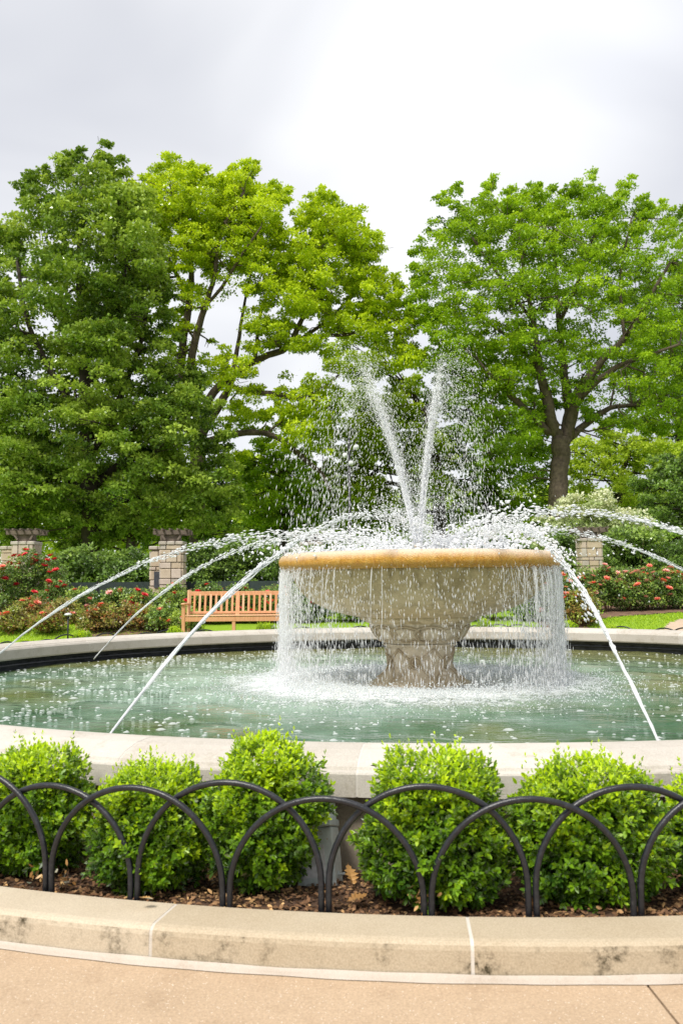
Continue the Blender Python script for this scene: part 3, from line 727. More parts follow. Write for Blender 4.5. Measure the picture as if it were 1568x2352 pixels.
shaft = [(0.435, .678), (0.44, .665), (0.425, .65), (0.40, .64), (0.392, .60), (0.385, .54), (0.375, .48), (0.372, .43), (0.385, .385), (0.42, .335), (0.47, .29), (0.53, .25), (0.60, .215), (0.68, .18), (0.7, .12)]
fpart('pedestal', shaft, M['pedestal'])
def rad_at(prof, z):
    zs = np.array([p[1] for p in prof])[::-1]; rs = np.array([p[0] for p in prof])[::-1]; return float(np.interp(z, zs, rs))
def onsurf(prof, a, z, off): r = rad_at(prof, z) + off; return (r*math.sin(a), -r*math.cos(a), z-0.1)
# crossing ropes and rosettes: knots every 60 degrees
KA = math.radians(-13)
for k in range(6):
    a = KA + k*math.pi/3
    for sg in (-1, 1):
        pts = [onsurf(shaft, a+sg*(0.16+u*(math.pi/6-0.16)), .50+0.12*u, .004) for u in np.linspace(0, 1, 8)]
        MB().tube(pts, .017, 6).build('rope', M['carving'], ft, True)
        pts = [onsurf(shaft, a+sg*(0.13+u*(math.pi/6-0.13)), .445-(0.18)*u, .004) for u in np.linspace(0, 1, 12)]
        MB().tube(pts, .017, 6).build('rope', M['carving'], ft, True)
    s = MB()
    for rr_ in (.062, .036):
        s.tube([onsurf(shaft, a+rr_*math.cos(t)/.38, .475+rr_*1.05*math.sin(t), .014) for t in np.linspace(0, 2*math.pi, 20)], .014, 6, False)
    s.tube([onsurf(shaft, a+(.03*u)*math.cos(u*9)/.38, .475+.03*u*math.sin(u*9), .012) for u in np.linspace(.2, 1, 14)], .009, 6)
    s.build('rosette', M['carving'], ft, True)
    # loops round the cup
    for q in range(2):
        a2 = a + q*math.pi/6 + .35
        s = MB()
        s.tube([onsurf(cup, a2+(.165/.5)*math.cos(t), .80+.088*math.sin(t), .004) for t in np.linspace(0, 2*math.pi, 28)], .014, 6, False)
        s.tube([onsurf(cup, a2+(.125/.5)*math.cos(t), .80+.066*math.sin(t), .002) for t in np.linspace(0, 2*math.pi, 28)], .008, 6, False)
        s.build('loop_carving', M['carving'], ft, True)
s = MB(); s.tube([(0, 0, 1.50), (0, 0, 1.72)], .035, 12); s.tube([(0, 0, 1.70), (0, 0, 1.735)], .05, 12); s.build('nozzle', M['rim'], ft, True)

# ------------------------------------------------------------------ water in the air
def drops_mesh(name, P, Vel, rad, length, mat, squash=1.0):
    """stretched octahedra at P, long axis along Vel"""
    n = len(P); A = nrm(Vel); S = nrm(np.cross(A, rand_dirs(n))); T = np.cross(A, S)
    r = np.broadcast_to(rad, (n,))[:, None]; l = np.broadcast_to(length, (n,))[:, None]
    k = R.uniform(.7, 1.3, (n, 1))
    V = np.stack([P-A*l, P+S*r*k, P+T*r*squash, P-S*r*k, P-T*r*squash, P+A*l], 1).reshape(-1, 3)
    b = (np.arange(n)*6)[:, None]
    F8 = np.array([[0, 2, 1], [0, 3, 2], [0, 4, 3], [0, 1, 4], [5, 1, 2], [5, 2, 3], [5, 3, 4], [5, 4, 1]])
    return mesh_np(name, V, (b[:, :, None] + F8[None]).reshape(-1, 3), mat, smooth=True)
G = 9.81
# arcing jets from nozzles on the pool wall to the bowl: (nozzle angle, landing radius, landing angle rad, apex z, label)
JETS = [(-101.3, .706, -.136, 1.97, 'leftmost water jet, arcing in from beyond the left edge over the stone pillar'),
        (-124.5, 1.134, 3.126, 2.057, 'water jet rising from the far left pool wall left of the bench'),
        (-24.9, .469, 1.701, 2.074, 'water jet from the near coping crossing in front of the wooden bench'),
        (8.3, .829, .8, 1.938, 'water jet from the near right coping falling steeply past the right bowl edge'),
        (37.1, .035, .676, 2.109, 'upper one of the two water jets coming in from the right edge'),
        (108.8, .747, -2.955, 2.092, 'lower one of the two water jets coming in from the right edge')]
for (a, lr, la, ap, lab) in JETS:
    a = math.radians(a); N0 = np.array([5.80*math.sin(a), -5.80*math.cos(a)]); L0 = np.array([lr*math.sin(la), -lr*math.cos(la)])
    z0, z1 = 0.26, 1.75; v = math.sqrt(2*G*(ap-z0)); T = v/G + math.sqrt(2*(ap-z1)/G)
    def pos(t): return np.concatenate([N0+(L0-N0)*(t/T), [z0+v*t-.5*G*t*t]])
    def vel(t): return np.concatenate([(L0-N0)/T, [v-G*t]])
    jt = empty('water_jet', (N0[0], N0[1], z0), lab, 'water jet', 'arcing water jets around the pool')
    off = np.array([N0[0], N0[1], z0])
    s = MB()
    # twisting smooth strands in the lower, unbroken half
    for q in range(8):
        ph = random.uniform(0, 6.28); t1 = T*random.uniform(.26, .62); pts = []; rd = []
        for u in np.linspace(0, 1, 46):
            t = t1*u; c = pos(t) - off; wv = .003 + .030*u**1.3
            vv = nrm(vel(t)); sd_ = nrm(np.cross(vv, np.array([0, 0, 1.]))); up_ = np.cross(sd_, vv)
            pts.append(c + sd_*wv*math.sin(ph+u*9+q*1.3)*(.3+.7*random.random()) + up_*wv*math.cos(ph*1.7+u*8)*.8); rd.append((.0052+.0025*math.sin(u*37+ph))*(1-.45*u) * (1 if u < .97 else .4))
        s.tube(pts, rd, 6)
    s.build('stream', M['stream'], jt, True)
    n = 950; u = R.random(n)**.75; u = .16 + .84*u; t = T*u
    P = np.stack([pos(x) for x in t]) - off; Vv = np.stack([vel(x) for x in t])
    # lumps: several drops share a spread offset, so the stream breaks into packets
    lump = np.floor(u*60).astype(int); offs = R.normal(size=(80, 3)); P += (offs[lump]*.35 + R.normal(size=(n, 3))*.8)*(.004+.075*np.maximum(.0, u[:, None]-.12)**1.2)
    P[:, 2] -= .05*np.maximum(0, u-.4)*R.random(n)
    rad_ = R.uniform(.003, .0105, n)*(0.6+.6*u); 
    dm = link('droplets', drops_mesh('droplets', P, Vv+R.normal(0, .25, Vv.shape), rad_, rad_*R.uniform(2.0, 5.5, n), M['drop']), jt); dm['kind'] = 'stuff'

# central spray: two leaning plumes and a finer cone between
def ballistic(n, az, tilt, v0, tspread, drag=0.0, base=(0, 0, 1.74)):
    vz = v0*np.cos(tilt); vh = v0*np.sin(tilt)
    vx, vy = vh*np.cos(az), vh*np.sin(az)
    tm = (vz + np.sqrt(vz**2 + 2*G*0.05))/G
    t = tm*tspread
    k = np.exp(-drag*t)
    P = np.stack([base[0]+vx*t*(.5+.5*k), base[1]+vy*t*(.5+.5*k), base[2]+vz*t-.5*G*t*t], 1)
    Vv = np.stack([vx*k, vy*k, vz-G*t], 1)
    return P, Vv, t
Ps, Vs, Rs = [], [], []
def plume(n, az0, azs, tl0, tls, v0, vs, s0=0.0, s1=1.0, pw=1.0, r0=.0014, r1=.0037):
    az = R.normal(az0, azs, n); tl = R.normal(tl0, tls, n); v = R.normal(v0, vs, n)
    sfr = s0+(s1-s0)*R.random(n)**pw
    P, Vv, t = ballistic(n, az, tl, v, sfr, .25)
    P += R.normal(0, .012, P.shape)*(.3+t[:, None]*2)
    Ps.append(P); Vs.append(Vv); Rs.append(R.uniform(r0, r1, n)*(.75+.35*sfr))
plume(5600, math.pi, .35, .175, .032, 6.6, .38, .05, 1)
plume(4400, math.pi, .13, .183, .008, 6.5, .35, 0, .40, .8, .0016, .0038)
plume(4600, 0.0, .40, .105, .028, 6.5, .40, .05, 1)
plume(4000, 0.0, .16, .092, .007, 6.45, .35, 0, .40, .8, .0016, .0038)
plume(2200, 0.0, 3.14, .13, .05, 5.9, .9, 0, 1, 1, .0018, .004)
plume(5200, 0.0, 3.14, .24, .12, 3.7, .9, 0, 1, 1, .0015, .004)
P = np.concatenate(Ps); Vv = np.concatenate(Vs); rr_ = np.concatenate(Rs)
sp_ = np.linalg.norm(Vv, axis=1)
spray = empty('water_spray', (0, 0, 1.74), 'tall central water spray leaning apart in two plumes above the bowl', 'water spray')
dm = link('droplets', drops_mesh('droplets', P-np.array([0, 0, 1.74]), Vv, rr_, rr_*(1.5+1.5*sp_), M['drop']), spray); dm['kind'] = 'stuff'
s = MB()
for q in range(44):
    lf = q % 2; az = (math.pi if lf else 0)+random.gauss(0, .18); tl = (.183 if lf else .092)+random.gauss(0, .010); v0 = 6.5+random.gauss(0, .3)
    P, _, _ = ballistic(14, np.full(14, az), np.full(14, tl), np.full(14, v0), np.linspace(0.0, random.uniform(.10, .34), 14))
    P = P - np.array([0, 0, 1.74]) + np.array([random.gauss(0, .012), random.gauss(0, .012), -.02]); s.tube(P, np.linspace(.0065, .0018, 14), 5)
s.build('stream', M['stream'], spray, True)

# curtain of drops falling off the rim
def curtain(n, w, pw):
    a = w(n); r = R.normal(1.615, .018, n); f = R.random(n)**pw
    z = 1.57 - f*1.36; r = r + .10*f*R.normal(0, 1, n)*.7
    # strands: quantise most of the angles
    k = R.random(n) < .6; a = np.where(k, np.round(a*46)/46 + .010*np.sin(np.round(a*46)*12.9+f*5) + R.normal(0, .0025, n), a)
    P = np.stack([r*np.sin(a), -r*np.cos(a), z], 1); Vv = np.stack([R.normal(0, .05, n), R.normal(0, .05, n), -np.ones(n)], 1)
    rad_ = R.uniform(.0020, .0052, n); return P, Vv, rad_, rad_*R.uniform(3.0, 10, n)*(.6+f)
def w_all(n): return R.uniform(-math.pi, math.pi, n)
def w_right(n): return R.normal(math.radians(78), math.radians(24), n)
def w_left(n): return R.normal(math.radians(-84), math.radians(22), n)
parts_ = [curtain(8000, w_all, 1.1), curtain(8000, w_right, 1.45), curtain(4800, w_left, 1.35)]
P, Vv, ra, le = [np.concatenate([p[i] for p in parts_]) for i in range(4)]
o = link('falling_water', drops_mesh('falling_water', P, Vv, ra, le, M['curtain'])); tag(o, 'curtain of water drops falling from the orange rim into the pool', 'falling water', kind='stuff')
# long thin ropes of water at the heavy places
s = MB()
for q in range(190):
    g = random.random()*.9
    a = random.gauss(math.radians(76), .40) if g < .6 else (random.gauss(math.radians(-84), .4) if g < .82 else random.uniform(-3.14, 3.14))
    zt = 1.60; ln_ = random.uniform(.35, 1.25); pts = []; rds = []
    for u in np.linspace(0, 1, 14):
        r = 1.60 + .05*min(1, u*4) + .006*math.sin(u*12+q); aa = a + .003*math.sin(u*7+q*3)
        pts.append((r*math.sin(aa), -r*math.cos(aa), zt - u*ln_)); rds.append((.0022+.005*random.random())*(1-.6*u))
    s.tube(pts, rds, 5)
o = s.build('water_strands', M['curtain'], None, True); tag(o, 'thin ropes of water running off the orange rim, thickest at the right', 'falling water', kind='stuff')

# splash inside and over the bowl
Ps, Vs, Rs = [], [], []
def blob(n, cx, cy, cz, sx, sy, sz, r0, r1, vx=0, vz=1):
    P = np.stack([R.normal(cx, sx, n), R.normal(cy, sy, n), cz+np.abs(R.normal(0, sz, n))], 1)
    Ps.append(P); Vs.append(R.normal(0, .8, (n, 3))+np.array([vx, 0, vz*.4])); Rs.append(R.uniform(r0, r1, n))
blob(1300, 0, 0, 1.66, .62, .6, .06, .006, .020)
blob(700, 0.1, 0, 1.68, .9, .5, .04, .006, .016)
blob(900, -.35, .1, 1.70, .27, .25, .24, .005, .015, -1)
blob(320, .70, -.1, 1.70, .30, .3, .16, .012, .028, 1.5)
blob(260, 1.05, -.2, 1.70, .22, .3, .26, .010, .024, 1.5)
blob(500, -1.05, .1, 1.70, .35, .4, .09, .008, .020, -1.8)
blob(700, 0, 0, 1.75, .7, .5, .45, .003, .008)
# outward leaping drops past the right rim
n = 260; t = R.random(n); P = np.stack([1.15+t*.75+R.normal(0, .03, n), -.45+R.normal(0, .15, n), 1.98+.1*t-1.15*t*t+R.normal(0, .035, n)], 1)
Ps.append(P); Vs.append(np.stack([np.full(n, .8), np.zeros(n), -1.6*t], 1)); Rs.append(R.uniform(.008, .018, n))
P = np.concatenate(Ps); Vv = np.concatenate(Vs); rr_ = np.concatenate(Rs); P[:, 2] = np.where(np.hypot(P[:, 0], P[:, 1]) < 1.5, np.maximum(P[:, 2], 1.66), P[:, 2])
o = link('splash', drops_mesh('splash', P, Vv, rr_, rr_*R.uniform(1.0, 2.2, len(rr_)), M['drop'])); tag(o, 'white splashing drops inside the bowl above the orange rim', 'splash', kind='stuff')
# churned foam heap in the bowl
nr, na = 26, 90; P = []
for i in range(nr):
    for j in range(na):
        r = 1.47*i/(nr-1); a = 2*np.pi*j/na
        z = 1.675 + .035*math.sin(a*7+r*9)*math.sin(r*14+a*3) + .05*math.exp(-((r-.25)/.25)**2) + random.uniform(-.012, .022); P.append([r*math.cos(a), r*math.sin(a), min(z, 1.73)])
ii, jj = np.meshgrid(np.arange(nr-1), np.arange(na), indexing='ij')
Fw = np.stack([ii*na+jj, ii*na+(jj+1) % na, (ii+1)*na+(jj+1) % na, (ii+1)*na+jj], 2).reshape(-1, 4)
tag(link('bowl_water', mesh_np('bowl_water', P, Fw, M['foam'], smooth=True)), 'white churning water filling the raised bowl', 'water', kind='stuff')

# pool splash zone: small upward splashes and mist drops round the pedestal
n = 22000; a = R.uniform(-np.pi, np.pi, n); r = np.abs(R.normal(1.5, .52, n)); P = np.stack([r*np.sin(a), -r*np.cos(a), .215+np.abs(R.normal(0, .075, n))*np.exp(-((r-1.55)/.45)**2)+R.uniform(0, .01, n)], 1)
Vv = R.normal(0, .6, (n, 3)) + np.array([0, 0, .8]); ra = R.uniform(.002, .008, n)
o = link('pool_splash', drops_mesh('pool_splash', P, Vv, ra, ra*R.uniform(1, 2.2, n), M['foam'])); tag(o, 'ring of white splashes where the falling water hits the pool', 'splash', kind='stuff')
# floating foam bubbles: flattened caps
def bubbles(n):
    a = R.uniform(-np.pi, np.pi, n); r = 5.9*np.sqrt(R.random(n)); x = r*np.sin(a); y = -r*np.cos(a)
    w = np.where(x < -.6, 1.0, .42)*np.where(r > 1.6, 1, .4)*(.55+.45*np.sin(x*2.1+y*1.3)*np.sin(x*.9-y*2.3)); k = R.random(n) < w; x, y = x[k], y[k]; n = len(x)
    s = R.uniform(.007, .022, n)*(1+.9*(R.random(n) < .10)); th = np.arange(7)/7*2*np.pi
    ring = np.stack([x[:, None]+s[:, None]*np.cos(th)*R.uniform(.8, 1.2, (n, 7))*1.2, y[:, None]+s[:, None]*np.sin(th)*R.uniform(.8, 1.2, (n, 7)), np.full((n, 7), .212)], 2)
    mid = np.stack([x[:, None]+.6*s[:, None]*np.cos(th), y[:, None]+.6*s[:, None]*np.sin(th), np.repeat((.216+s*.18)[:, None], 7, 1)], 2)
    top = np.stack([x, y, .217+s*.28], 1)[:, None]
    V = np.concatenate([ring, mid, top], 1).reshape(-1, 3); b = (np.arange(n)*15)[:, None, None]
    q = np.array([[j, (j+1) % 7, 7+(j+1) % 7, 7+j] for j in range(7)]); t3 = np.array([[7+j, 7+(j+1) % 7, 14] for j in range(7)])
    return mesh_np('bubbles', V, [(b+q[None]).reshape(-1, 4), (b+t3[None]).reshape(-1, 3)], M['bubble'], smooth=True)
tag(link('foam_bubbles', bubbles(6800)), 'small white foam bubbles floating on the green pool water', 'foam', kind='stuff')

# ------------------------------------------------------------------ bench
def bench():
    d = 18.6; c = W(541, 1440, d); g = gz(c[0], c[1]); t = empty('park_bench', (c[0], c[1]+.1, g), 'orange teak slatted garden bench behind the pool, left of the bowl', 'bench', rz=math.radians(-3))
    w = 2.13; top = 1.30 - g; seat = top - .55
    def b(name, c_, s_, bev=.006, rot=None): return MB().box(c_, s_, rot, bev).build(name, M['teak'], t)
    tilt = Matrix.Rotation(math.radians(-9), 3, 'X')
    yb = lambda z: .16 + (z-seat)*.16
    for sx in (-1, 1):
        MB().tube([(sx*w/2, .18, 0), (sx*w/2, yb(seat), seat), (sx*w/2, yb(top), top)], .042, 4).build('rear_leg', M['teak'], t)
        b('front_leg', (sx*w/2, -.30, seat*.5+.13), (.07, .07, seat+.24))
        b('armrest', (sx*w/2, -.10, seat+.26), (.085, .56, .045), .015)
        b('side_rail', (sx*w/2, -.06, seat-.06), (.045, .46, .08))
    b('top_rail', (0, yb(top)-.0, top-.075), (w-.04, .045, .09))
    b('bottom_rail', (0, yb(seat+.05), seat+.065), (w-.06, .04, .055))
    b('center_post', (0, yb(seat+.28)-.004, seat+.26), (.085, .05, .50), .004, tilt)
    n = 17
    for k in range(n):
        if k == 8: continue
        x = -w/2 + .06 + (w-.12)*(k+.5)/n
        s = MB().box((0, 0, 0), (.048, .018, .40), tilt, .003); s.build('back_slat', M['teak'], t, loc=(x, yb(seat+.28), seat+.275))
    for k in range(5): b('seat_slat', (0, -.29+.095*k, seat+.012), (w-.06, .075, .022), .004)
    b('front_rail', (0, -.30, seat-.06), (w-.05, .035, .10))
    b('center_leg', (0, -.28, (seat-.01)/2), (.07, .06, seat-.03))
bench()

# ------------------------------------------------------------------ stone pillars with timber tops
def pillar(x0, x1, ytop, d, label, depth=.55, seed=1, timber=True, back=None, plaque=False):
    rn = random.Random(seed)
    a = W(x0, 1300, d); b = W(x1, 1300, d); w = b[0]-a[0]; cx = (a[0]+b[0])/2; y0 = a[1]; g = gz(cx, y0); ztop = W((x0+x1)/2, ytop, d)[2] - g
    t = empty('stone_pillar', (cx, y0+depth/2, g-.05), label, 'stone pillar', 'stone pillars of the pergola')
    cols = [(0, 0, w, depth, ztop)]
    if back: cols.append((-(w/2+back/2-.02), .62, back, depth, ztop-.10))
    for (ox, oy, cw, cdp, zt) in cols:
        MB().box((ox, oy, zt/2), (cw-.04, cdp-.04, zt-.02)).build('mortar_core', M['grout'], t)
        z = 0.0
        while z < zt-.10:
            h = rn.choice((.10, .13, .17, .22, .27)); h = min(h, zt-.08-z)
            if h < .05: break
            for face in ('front', 'left', 'right'):
                L_ = cw if face == 'front' else cdp; u = -L_/2
                while u < L_/2 - .01:
                    q = rn.choice((.16, .22, .30, .38)); 
                    if L_/2-(u+q) < .10: q = L_/2-u
                    pr = rn.uniform(.018, .045); tt = .06+pr
                    if face == 'front': c = (ox+u+q/2, oy-cdp/2+.03-pr/2, z+h/2); s_ = (q-.020, tt, h-.020)
                    elif face == 'left': c = (ox-cw/2+.03-pr/2, oy+u+q/2, z+h/2); s_ = (tt, q-.020, h-.020)
                    else: c = (ox+cw/2-.03+pr/2, oy+u+q/2, z+h/2); s_ = (tt, q-.020, h-.020)
                    MB().box((0, 0, 0), s_, bev=.010).build('stone', M[rn.choice(('pillar_a', 'pillar_a', 'pillar_b', 'pillar_b', 'pillar_c'))], t, loc=c)
                    u += q
            z += h
        k = 3 if cw > .5 else 2
        for q in range(k): MB().box((0, 0, 0), ((cw+.10)/k-.008, cdp+.12, .10), bev=.02).build('cap_stone', M['pillar_c'], t, loc=(ox-(cw+.1)/2+(q+.5)*(cw+.1)/k, oy, zt-.04))
    if plaque: MB().box((-w/2-back*.45, .62-depth/2-.06, .95), (.20, .02, .46), bev=.003).build('plaque', M['plaque'], t)
    if timber:
        MB().box((0, 0, ztop+.11), (w*.70, depth*.7, .20)).build('timber_block', M['weathered'], t)
        for sy in (-1, 1): MB().box((0, sy*(depth*.42), ztop+.25), (w*1.70, .07, .11), bev=.005).build('beam', M['weathered'], t)
        for sx in (-1, 1):
            MB().box((0, 0, 0), (.05, .05, .26), Matrix.Rotation(sx*math.radians(35), 3, 'Y')).build('brace', M['weathered'], t, loc=(sx*w*.42, -depth*.42, ztop+.16))
        for q in range(5):
            xx = -w*.72 + q*w*.36
            MB().box((xx, .0, ztop+.325), (.05, depth*1.9, .045), bev=.004).build('rafter', M['weathered'], t)
        if back:
            MB().box((-(w*.5), .62, ztop+.12), (.30, depth*.8, .22)).build('timber_block', M['weathered'], t)
            for q in range(5): MB().box((-(w*.5)-.06*q, .9+.12*q, ztop+.36), (w*1.1, .05, .06), Matrix.Rotation(math.radians(8), 3, 'Z')).build('rafter', M['weathered'], t)
    return t
pillar(368, 417, 1240, 23.8, 'stone pillar left of the bench with timber top and dark plaque', seed=3, back=.42, plaque=True)
pillar(28, 76, 1240, 23.8, 'leftmost stone pillar, half hidden by a climbing red rose', seed=5, back=.55)
pillar(1336, 1383, 1233, 26.5, 'stone pillar right of the bowl behind the pink roses', seed=9)
pillar(690, 738, 1243, 30, 'far stone pillar behind the water, between bench and bowl', seed=11)
pillar(1010, 1052, 1245, 31, 'far stone pillar hidden behind the splashing bowl, right of the spray', seed=13)

# ------------------------------------------------------------------ lamp post and path light
c = W(803, 1200, 30); g = gz(c[0], c[1]); lp = empty('lamp_post', (c[0], c[1], g), 'slender black lamp post with round glass globes left of the spray', 'lamp post')
zt = W(803, 1000, 30)[2]-g
MB().tube([(0, 0, 0), (0, 0, 1.0), (0, 0, zt)], [.09, .065, .04], 10).build('pole', M['metal_black'], lp, True)
for (px, py) in ((818, 1027), (792, 1046), (806, 1065)):
    q = W(px, py, 30) - np.array([c[0], c[1], g]); q[1] = -.1 if px == 806 else 0
    s = MB(); s.lathe([(0.001, -.10)] + [(.10*math.sin(math.radians(a)), -.10*math.cos(math.radians(a))) for a in range(15, 180, 15)] + [(0.001, .10)], 14, q); s.build('globe', M['globe'], lp, True)
    MB().tube([(0, 0, q[2]-.12), (q[0]*.6, q[1]*.6, q[2]-.13), (q[0], q[1], q[2]-.09)], .02, 6).build('arm', M['metal_black'], lp, True)
    s = MB(); s.lathe([(0.001, q[2]+.10), (.045, q[2]+.10), (.03, q[2]+.14), (.001, q[2]+.15)], 10, (q[0], q[1], 0)); s.build('finial', M['metal_black'], lp, True)
c = W(156, 1440, 18.6); g = gz(c[0], c[1]); pl = empty('path_light', (c[0], c[1], g), 'small black path light with pale round cap in the left rose bed', 'path light')
zt = W(156, 1413, 18.6)[2]-g
MB().tube([(0, 0, -.1), (0, 0, zt)], .018, 8).build('stake', M['metal_black'], pl, True)
s = MB(); s.lathe([(.001, zt+.05), (.06, zt+.035), (.09, zt), (.02, zt-.01)], 14); s.build('cap', M['globe'], pl, True)

# low dark netting fence behind the rose beds
def net(x0, x1, y0, y1, d, label):
    a = W(x0, y0, d); b = W(x1, y0, d); g = gz((a[0]+b[0])/2, a[1]); h = W(x0, y0, d)[2]-g
    t = empty('netting_fence', ((a[0]+b[0])/2, a[1], g), label, 'fence'); w = b[0]-a[0]
    MB().box((0, 0, h/2), (w, .02, h)).build('netting', M['fence_fabric'], t)
    for k in range(int(w/1.8)+1): MB().tube([(-w/2+k*1.8, -.03, 0), (-w/2+k*1.8, -.03, h+.05)], .02, 6).build('post', M['metal_black'], t)
net(80, 345, 1339, 1365, 25, 'low dark netting fence behind the left rose bed')
net(425, 660, 1336, 1365, 25, 'low dark netting fence behind the bench roses')

# ------------------------------------------------------------------ trees
def tuft_leaves(C, r, per, size, tintc, flat=.62, sun_up=.5):
    """C (n,3) tuft centres; leaves on the upper skin of flattened clumps; returns quads"""
    n = len(C); k = n*per
    ci = np.repeat(np.arange(n), per); r = np.broadcast_to(r, (n,))[ci]
    D = rand_dirs(k); D[:, 2] = np.where(R.random(k) < .62, np.abs(D[:, 2]), D[:, 2])
    # sub-clusters give the crown its ragged edge
    m = 11; sub = rand_dirs(n*m).reshape(n, m, 3); sub[..., 2] = np.abs(sub[..., 2])*1.0 - .15
    sel = sub[ci, R.integers(0, m, k)]
    P = C[ci] + (sel*.80 + D*.34*R.random(k)[:, None]**.5)*r[:, None]*np.array([1, 1, flat])
    P += R.normal(0, .03, P.shape)
    A = nrm(D*.9 + R.normal(0, .5, (k, 3)) + np.array([0, 0, -.25])); Nn = nrm(D*.5 + R.normal(0, .5, (k, 3)) + np.array([0, 0, .9*sun_up+.3]))
    l = size*R.uniform(.7, 1.3, k); V, Fq = quadleaf(P, A, Nn, l, l*.72)
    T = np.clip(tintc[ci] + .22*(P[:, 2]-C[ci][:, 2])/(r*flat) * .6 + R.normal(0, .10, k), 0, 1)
    return V, Fq, np.repeat(T, 4)
def in_poly(x, y, poly):
    c = np.zeros(len(x), bool); n = len(poly)
    for i in range(n):
        x1, y1 = poly[i]; x2, y2 = poly[(i+1) % n]
        k = ((y1 > y) != (y2 > y)) & (x < (x2-x1)*(y-y1)/((y2-y1) if y2 != y1 else 1e-9)+x1); c ^= k
    return c
def edge_dist(x, y, poly):
    d = np.full(len(x), 1e9); n = len(poly)
    for i in range(n):
        a = np.array(poly[i], float); b = np.array(poly[(i+1) % n], float); ab = b-a
        t = np.clip(((x-a[0])*ab[0]+(y-a[1])*ab[1])/(ab@ab+1e-9), 0, 1); d = np.minimum(d, np.hypot(x-a[0]-t*ab[0], y-a[1]-t*ab[1]))
    return d
def tree(label, d, thick, regions, holes, limbs, mat, bark, leaf=.15, tr=.6, per=150, tint0=.45, cat='tree', name='tree', twigs=90, group=None, zmin=None, base=None, tspread=.16):
    """regions: (polygon or (x,y,rx,ry), number of tufts, tint shift)"""
    px = MPP(d); CX, CT, CR = [], [], []
    for reg, n, ts in regions:
        poly = reg if len(reg) > 4 or isinstance(reg[0], tuple) else [(reg[0]+reg[2]*math.cos(t), reg[1]+reg[3]*math.sin(t)) for t in np.linspace(0, 2*math.pi, 13)[:-1]]
        pa = np.array(poly); x0, y0 = pa.min(0); x1, y1 = pa.max(0); got = 0; xs_, ys_ = [], []
        while got < n:
            x = R.uniform(x0, x1, n*2); y = R.uniform(y0, y1, n*2); k = in_poly(x + 15*np.sin(y/17.0+x/41) + 9*np.sin(y/7.3), y + 15*np.sin(x/16.0+y/37) + 9*np.sin(x/7.1), poly)
            for (hx, hy, hrx, hry, hp) in holes: k &= ~((((x-hx)/hrx)**2+((y-hy)/hry)**2 < 1) & (R.random(len(x)) < hp))
            xs_.append(x[k]); ys_.append(y[k]); got += k.sum()
        x = np.concatenate(xs_)[:n]; y = np.concatenate(ys_)[:n]; e = edge_dist(x, y, poly)
        ed = min(170, max(25, e.max())); off = R.uniform(-1, 1, n)*thick*np.sqrt(np.clip(e/ed, .02, 1))
        C = np.array([W(a, b, d+o_) for a, b, o_ in zip(x, y, off)])
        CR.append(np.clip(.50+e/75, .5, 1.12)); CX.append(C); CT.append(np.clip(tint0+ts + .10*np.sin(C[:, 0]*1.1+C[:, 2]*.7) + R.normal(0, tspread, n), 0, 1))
    C = np.concatenate(CX); T = np.concatenate(CT); RR = np.concatenate(CR)
    if base is None: base = limbs[0][0]
    # upright shoots break the outline
    eg = np.where(RR < .78)[0]; eg = eg[C[eg][:, 2] > np.percentile(C[:, 2], 68)]; eg = R.choice(eg, int(len(eg)*.6), replace=False)
    for q in (0,):
        C = np.concatenate([C, C[eg] + np.stack([R.normal(0, .22, len(eg)), R.normal(0, .3, len(eg)), tr*(.45+.50*q)+R.uniform(0, .2, len(eg))], 1)])
        T = np.concatenate([T, np.clip(T[eg]+.08, 0, 1)]); RR = np.concatenate([RR, np.full(len(eg), .52-.14*q)])
    b0 = W(base[0], base[1], d); g = gz(b0[0], b0[1]); org = np.array([b0[0], b0[1], g])
    k = C[:, 2] > g + .4; C, T, RR = C[k], T[k], RR[k]
    t = empty(name, org, label, cat, group)
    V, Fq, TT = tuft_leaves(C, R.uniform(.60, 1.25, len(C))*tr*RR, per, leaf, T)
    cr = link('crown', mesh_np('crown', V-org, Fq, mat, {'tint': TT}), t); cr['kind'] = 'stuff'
    s = MB(); node = []; seen = []
    for i, L_ in enumerate(limbs):
        pts = []
        # limbs leave the trunk plane: each gets its own drift in depth
        drift = 0 if i == 0 else R.uniform(-1, 1)*thick*.5
        st0 = 0 if i == 0 else min(seen, key=lambda e: (e[0]-L_[0][0])**2+(e[1]-L_[0][1])**2)[2]
        for q, (x, y, r) in enumerate(L_):
            of = st0 + drift*(q/max(1, len(L_)-1)); pts.append(W(x, y, d + of)); 
            if q:
                for f in (.25, .5, .75, 1): px_, py_, po_ = L_[q-1][0]*(1-f)+x*f, L_[q-1][1]*(1-f)+y*f, of - drift*(1-f)/max(1, len(L_)-1); seen.append((px_, py_, po_))
            else: seen.append((x, y, of))
        if i == 0: pts = [np.array([pts[0][0], pts[0][1], g-.1])] + pts; L_ = [(0, 0, L_[0][2]*1.25)] + list(L_)
        pts = np.array(pts); rs = np.array([q[2] for q in L_])*px
        # smooth and roughen
        tt = np.linspace(0, len(pts)-1, (len(pts)-1)*4+1); P2 = np.stack([np.interp(tt, np.arange(len(pts)), pts[:, j]) for j in range(3)], 1); r2 = np.interp(tt, np.arange(len(pts)), rs)
        if len(P2) > 4: P2[1:-1] = (P2[:-2]+2*P2[1:-1]+P2[2:])/4; P2[1:-1] += R.normal(0, .09, P2[1:-1].shape)*r2[1:-1, None]
        s.tube(P2-org, r2, 9); node += [(p, r) for p, r in zip(P2, r2)]
    s.build('trunk', bark, t, True)
    NP = np.array([p for p, _ in node]); NR = np.array([r for _, r in node])
    s = MB()
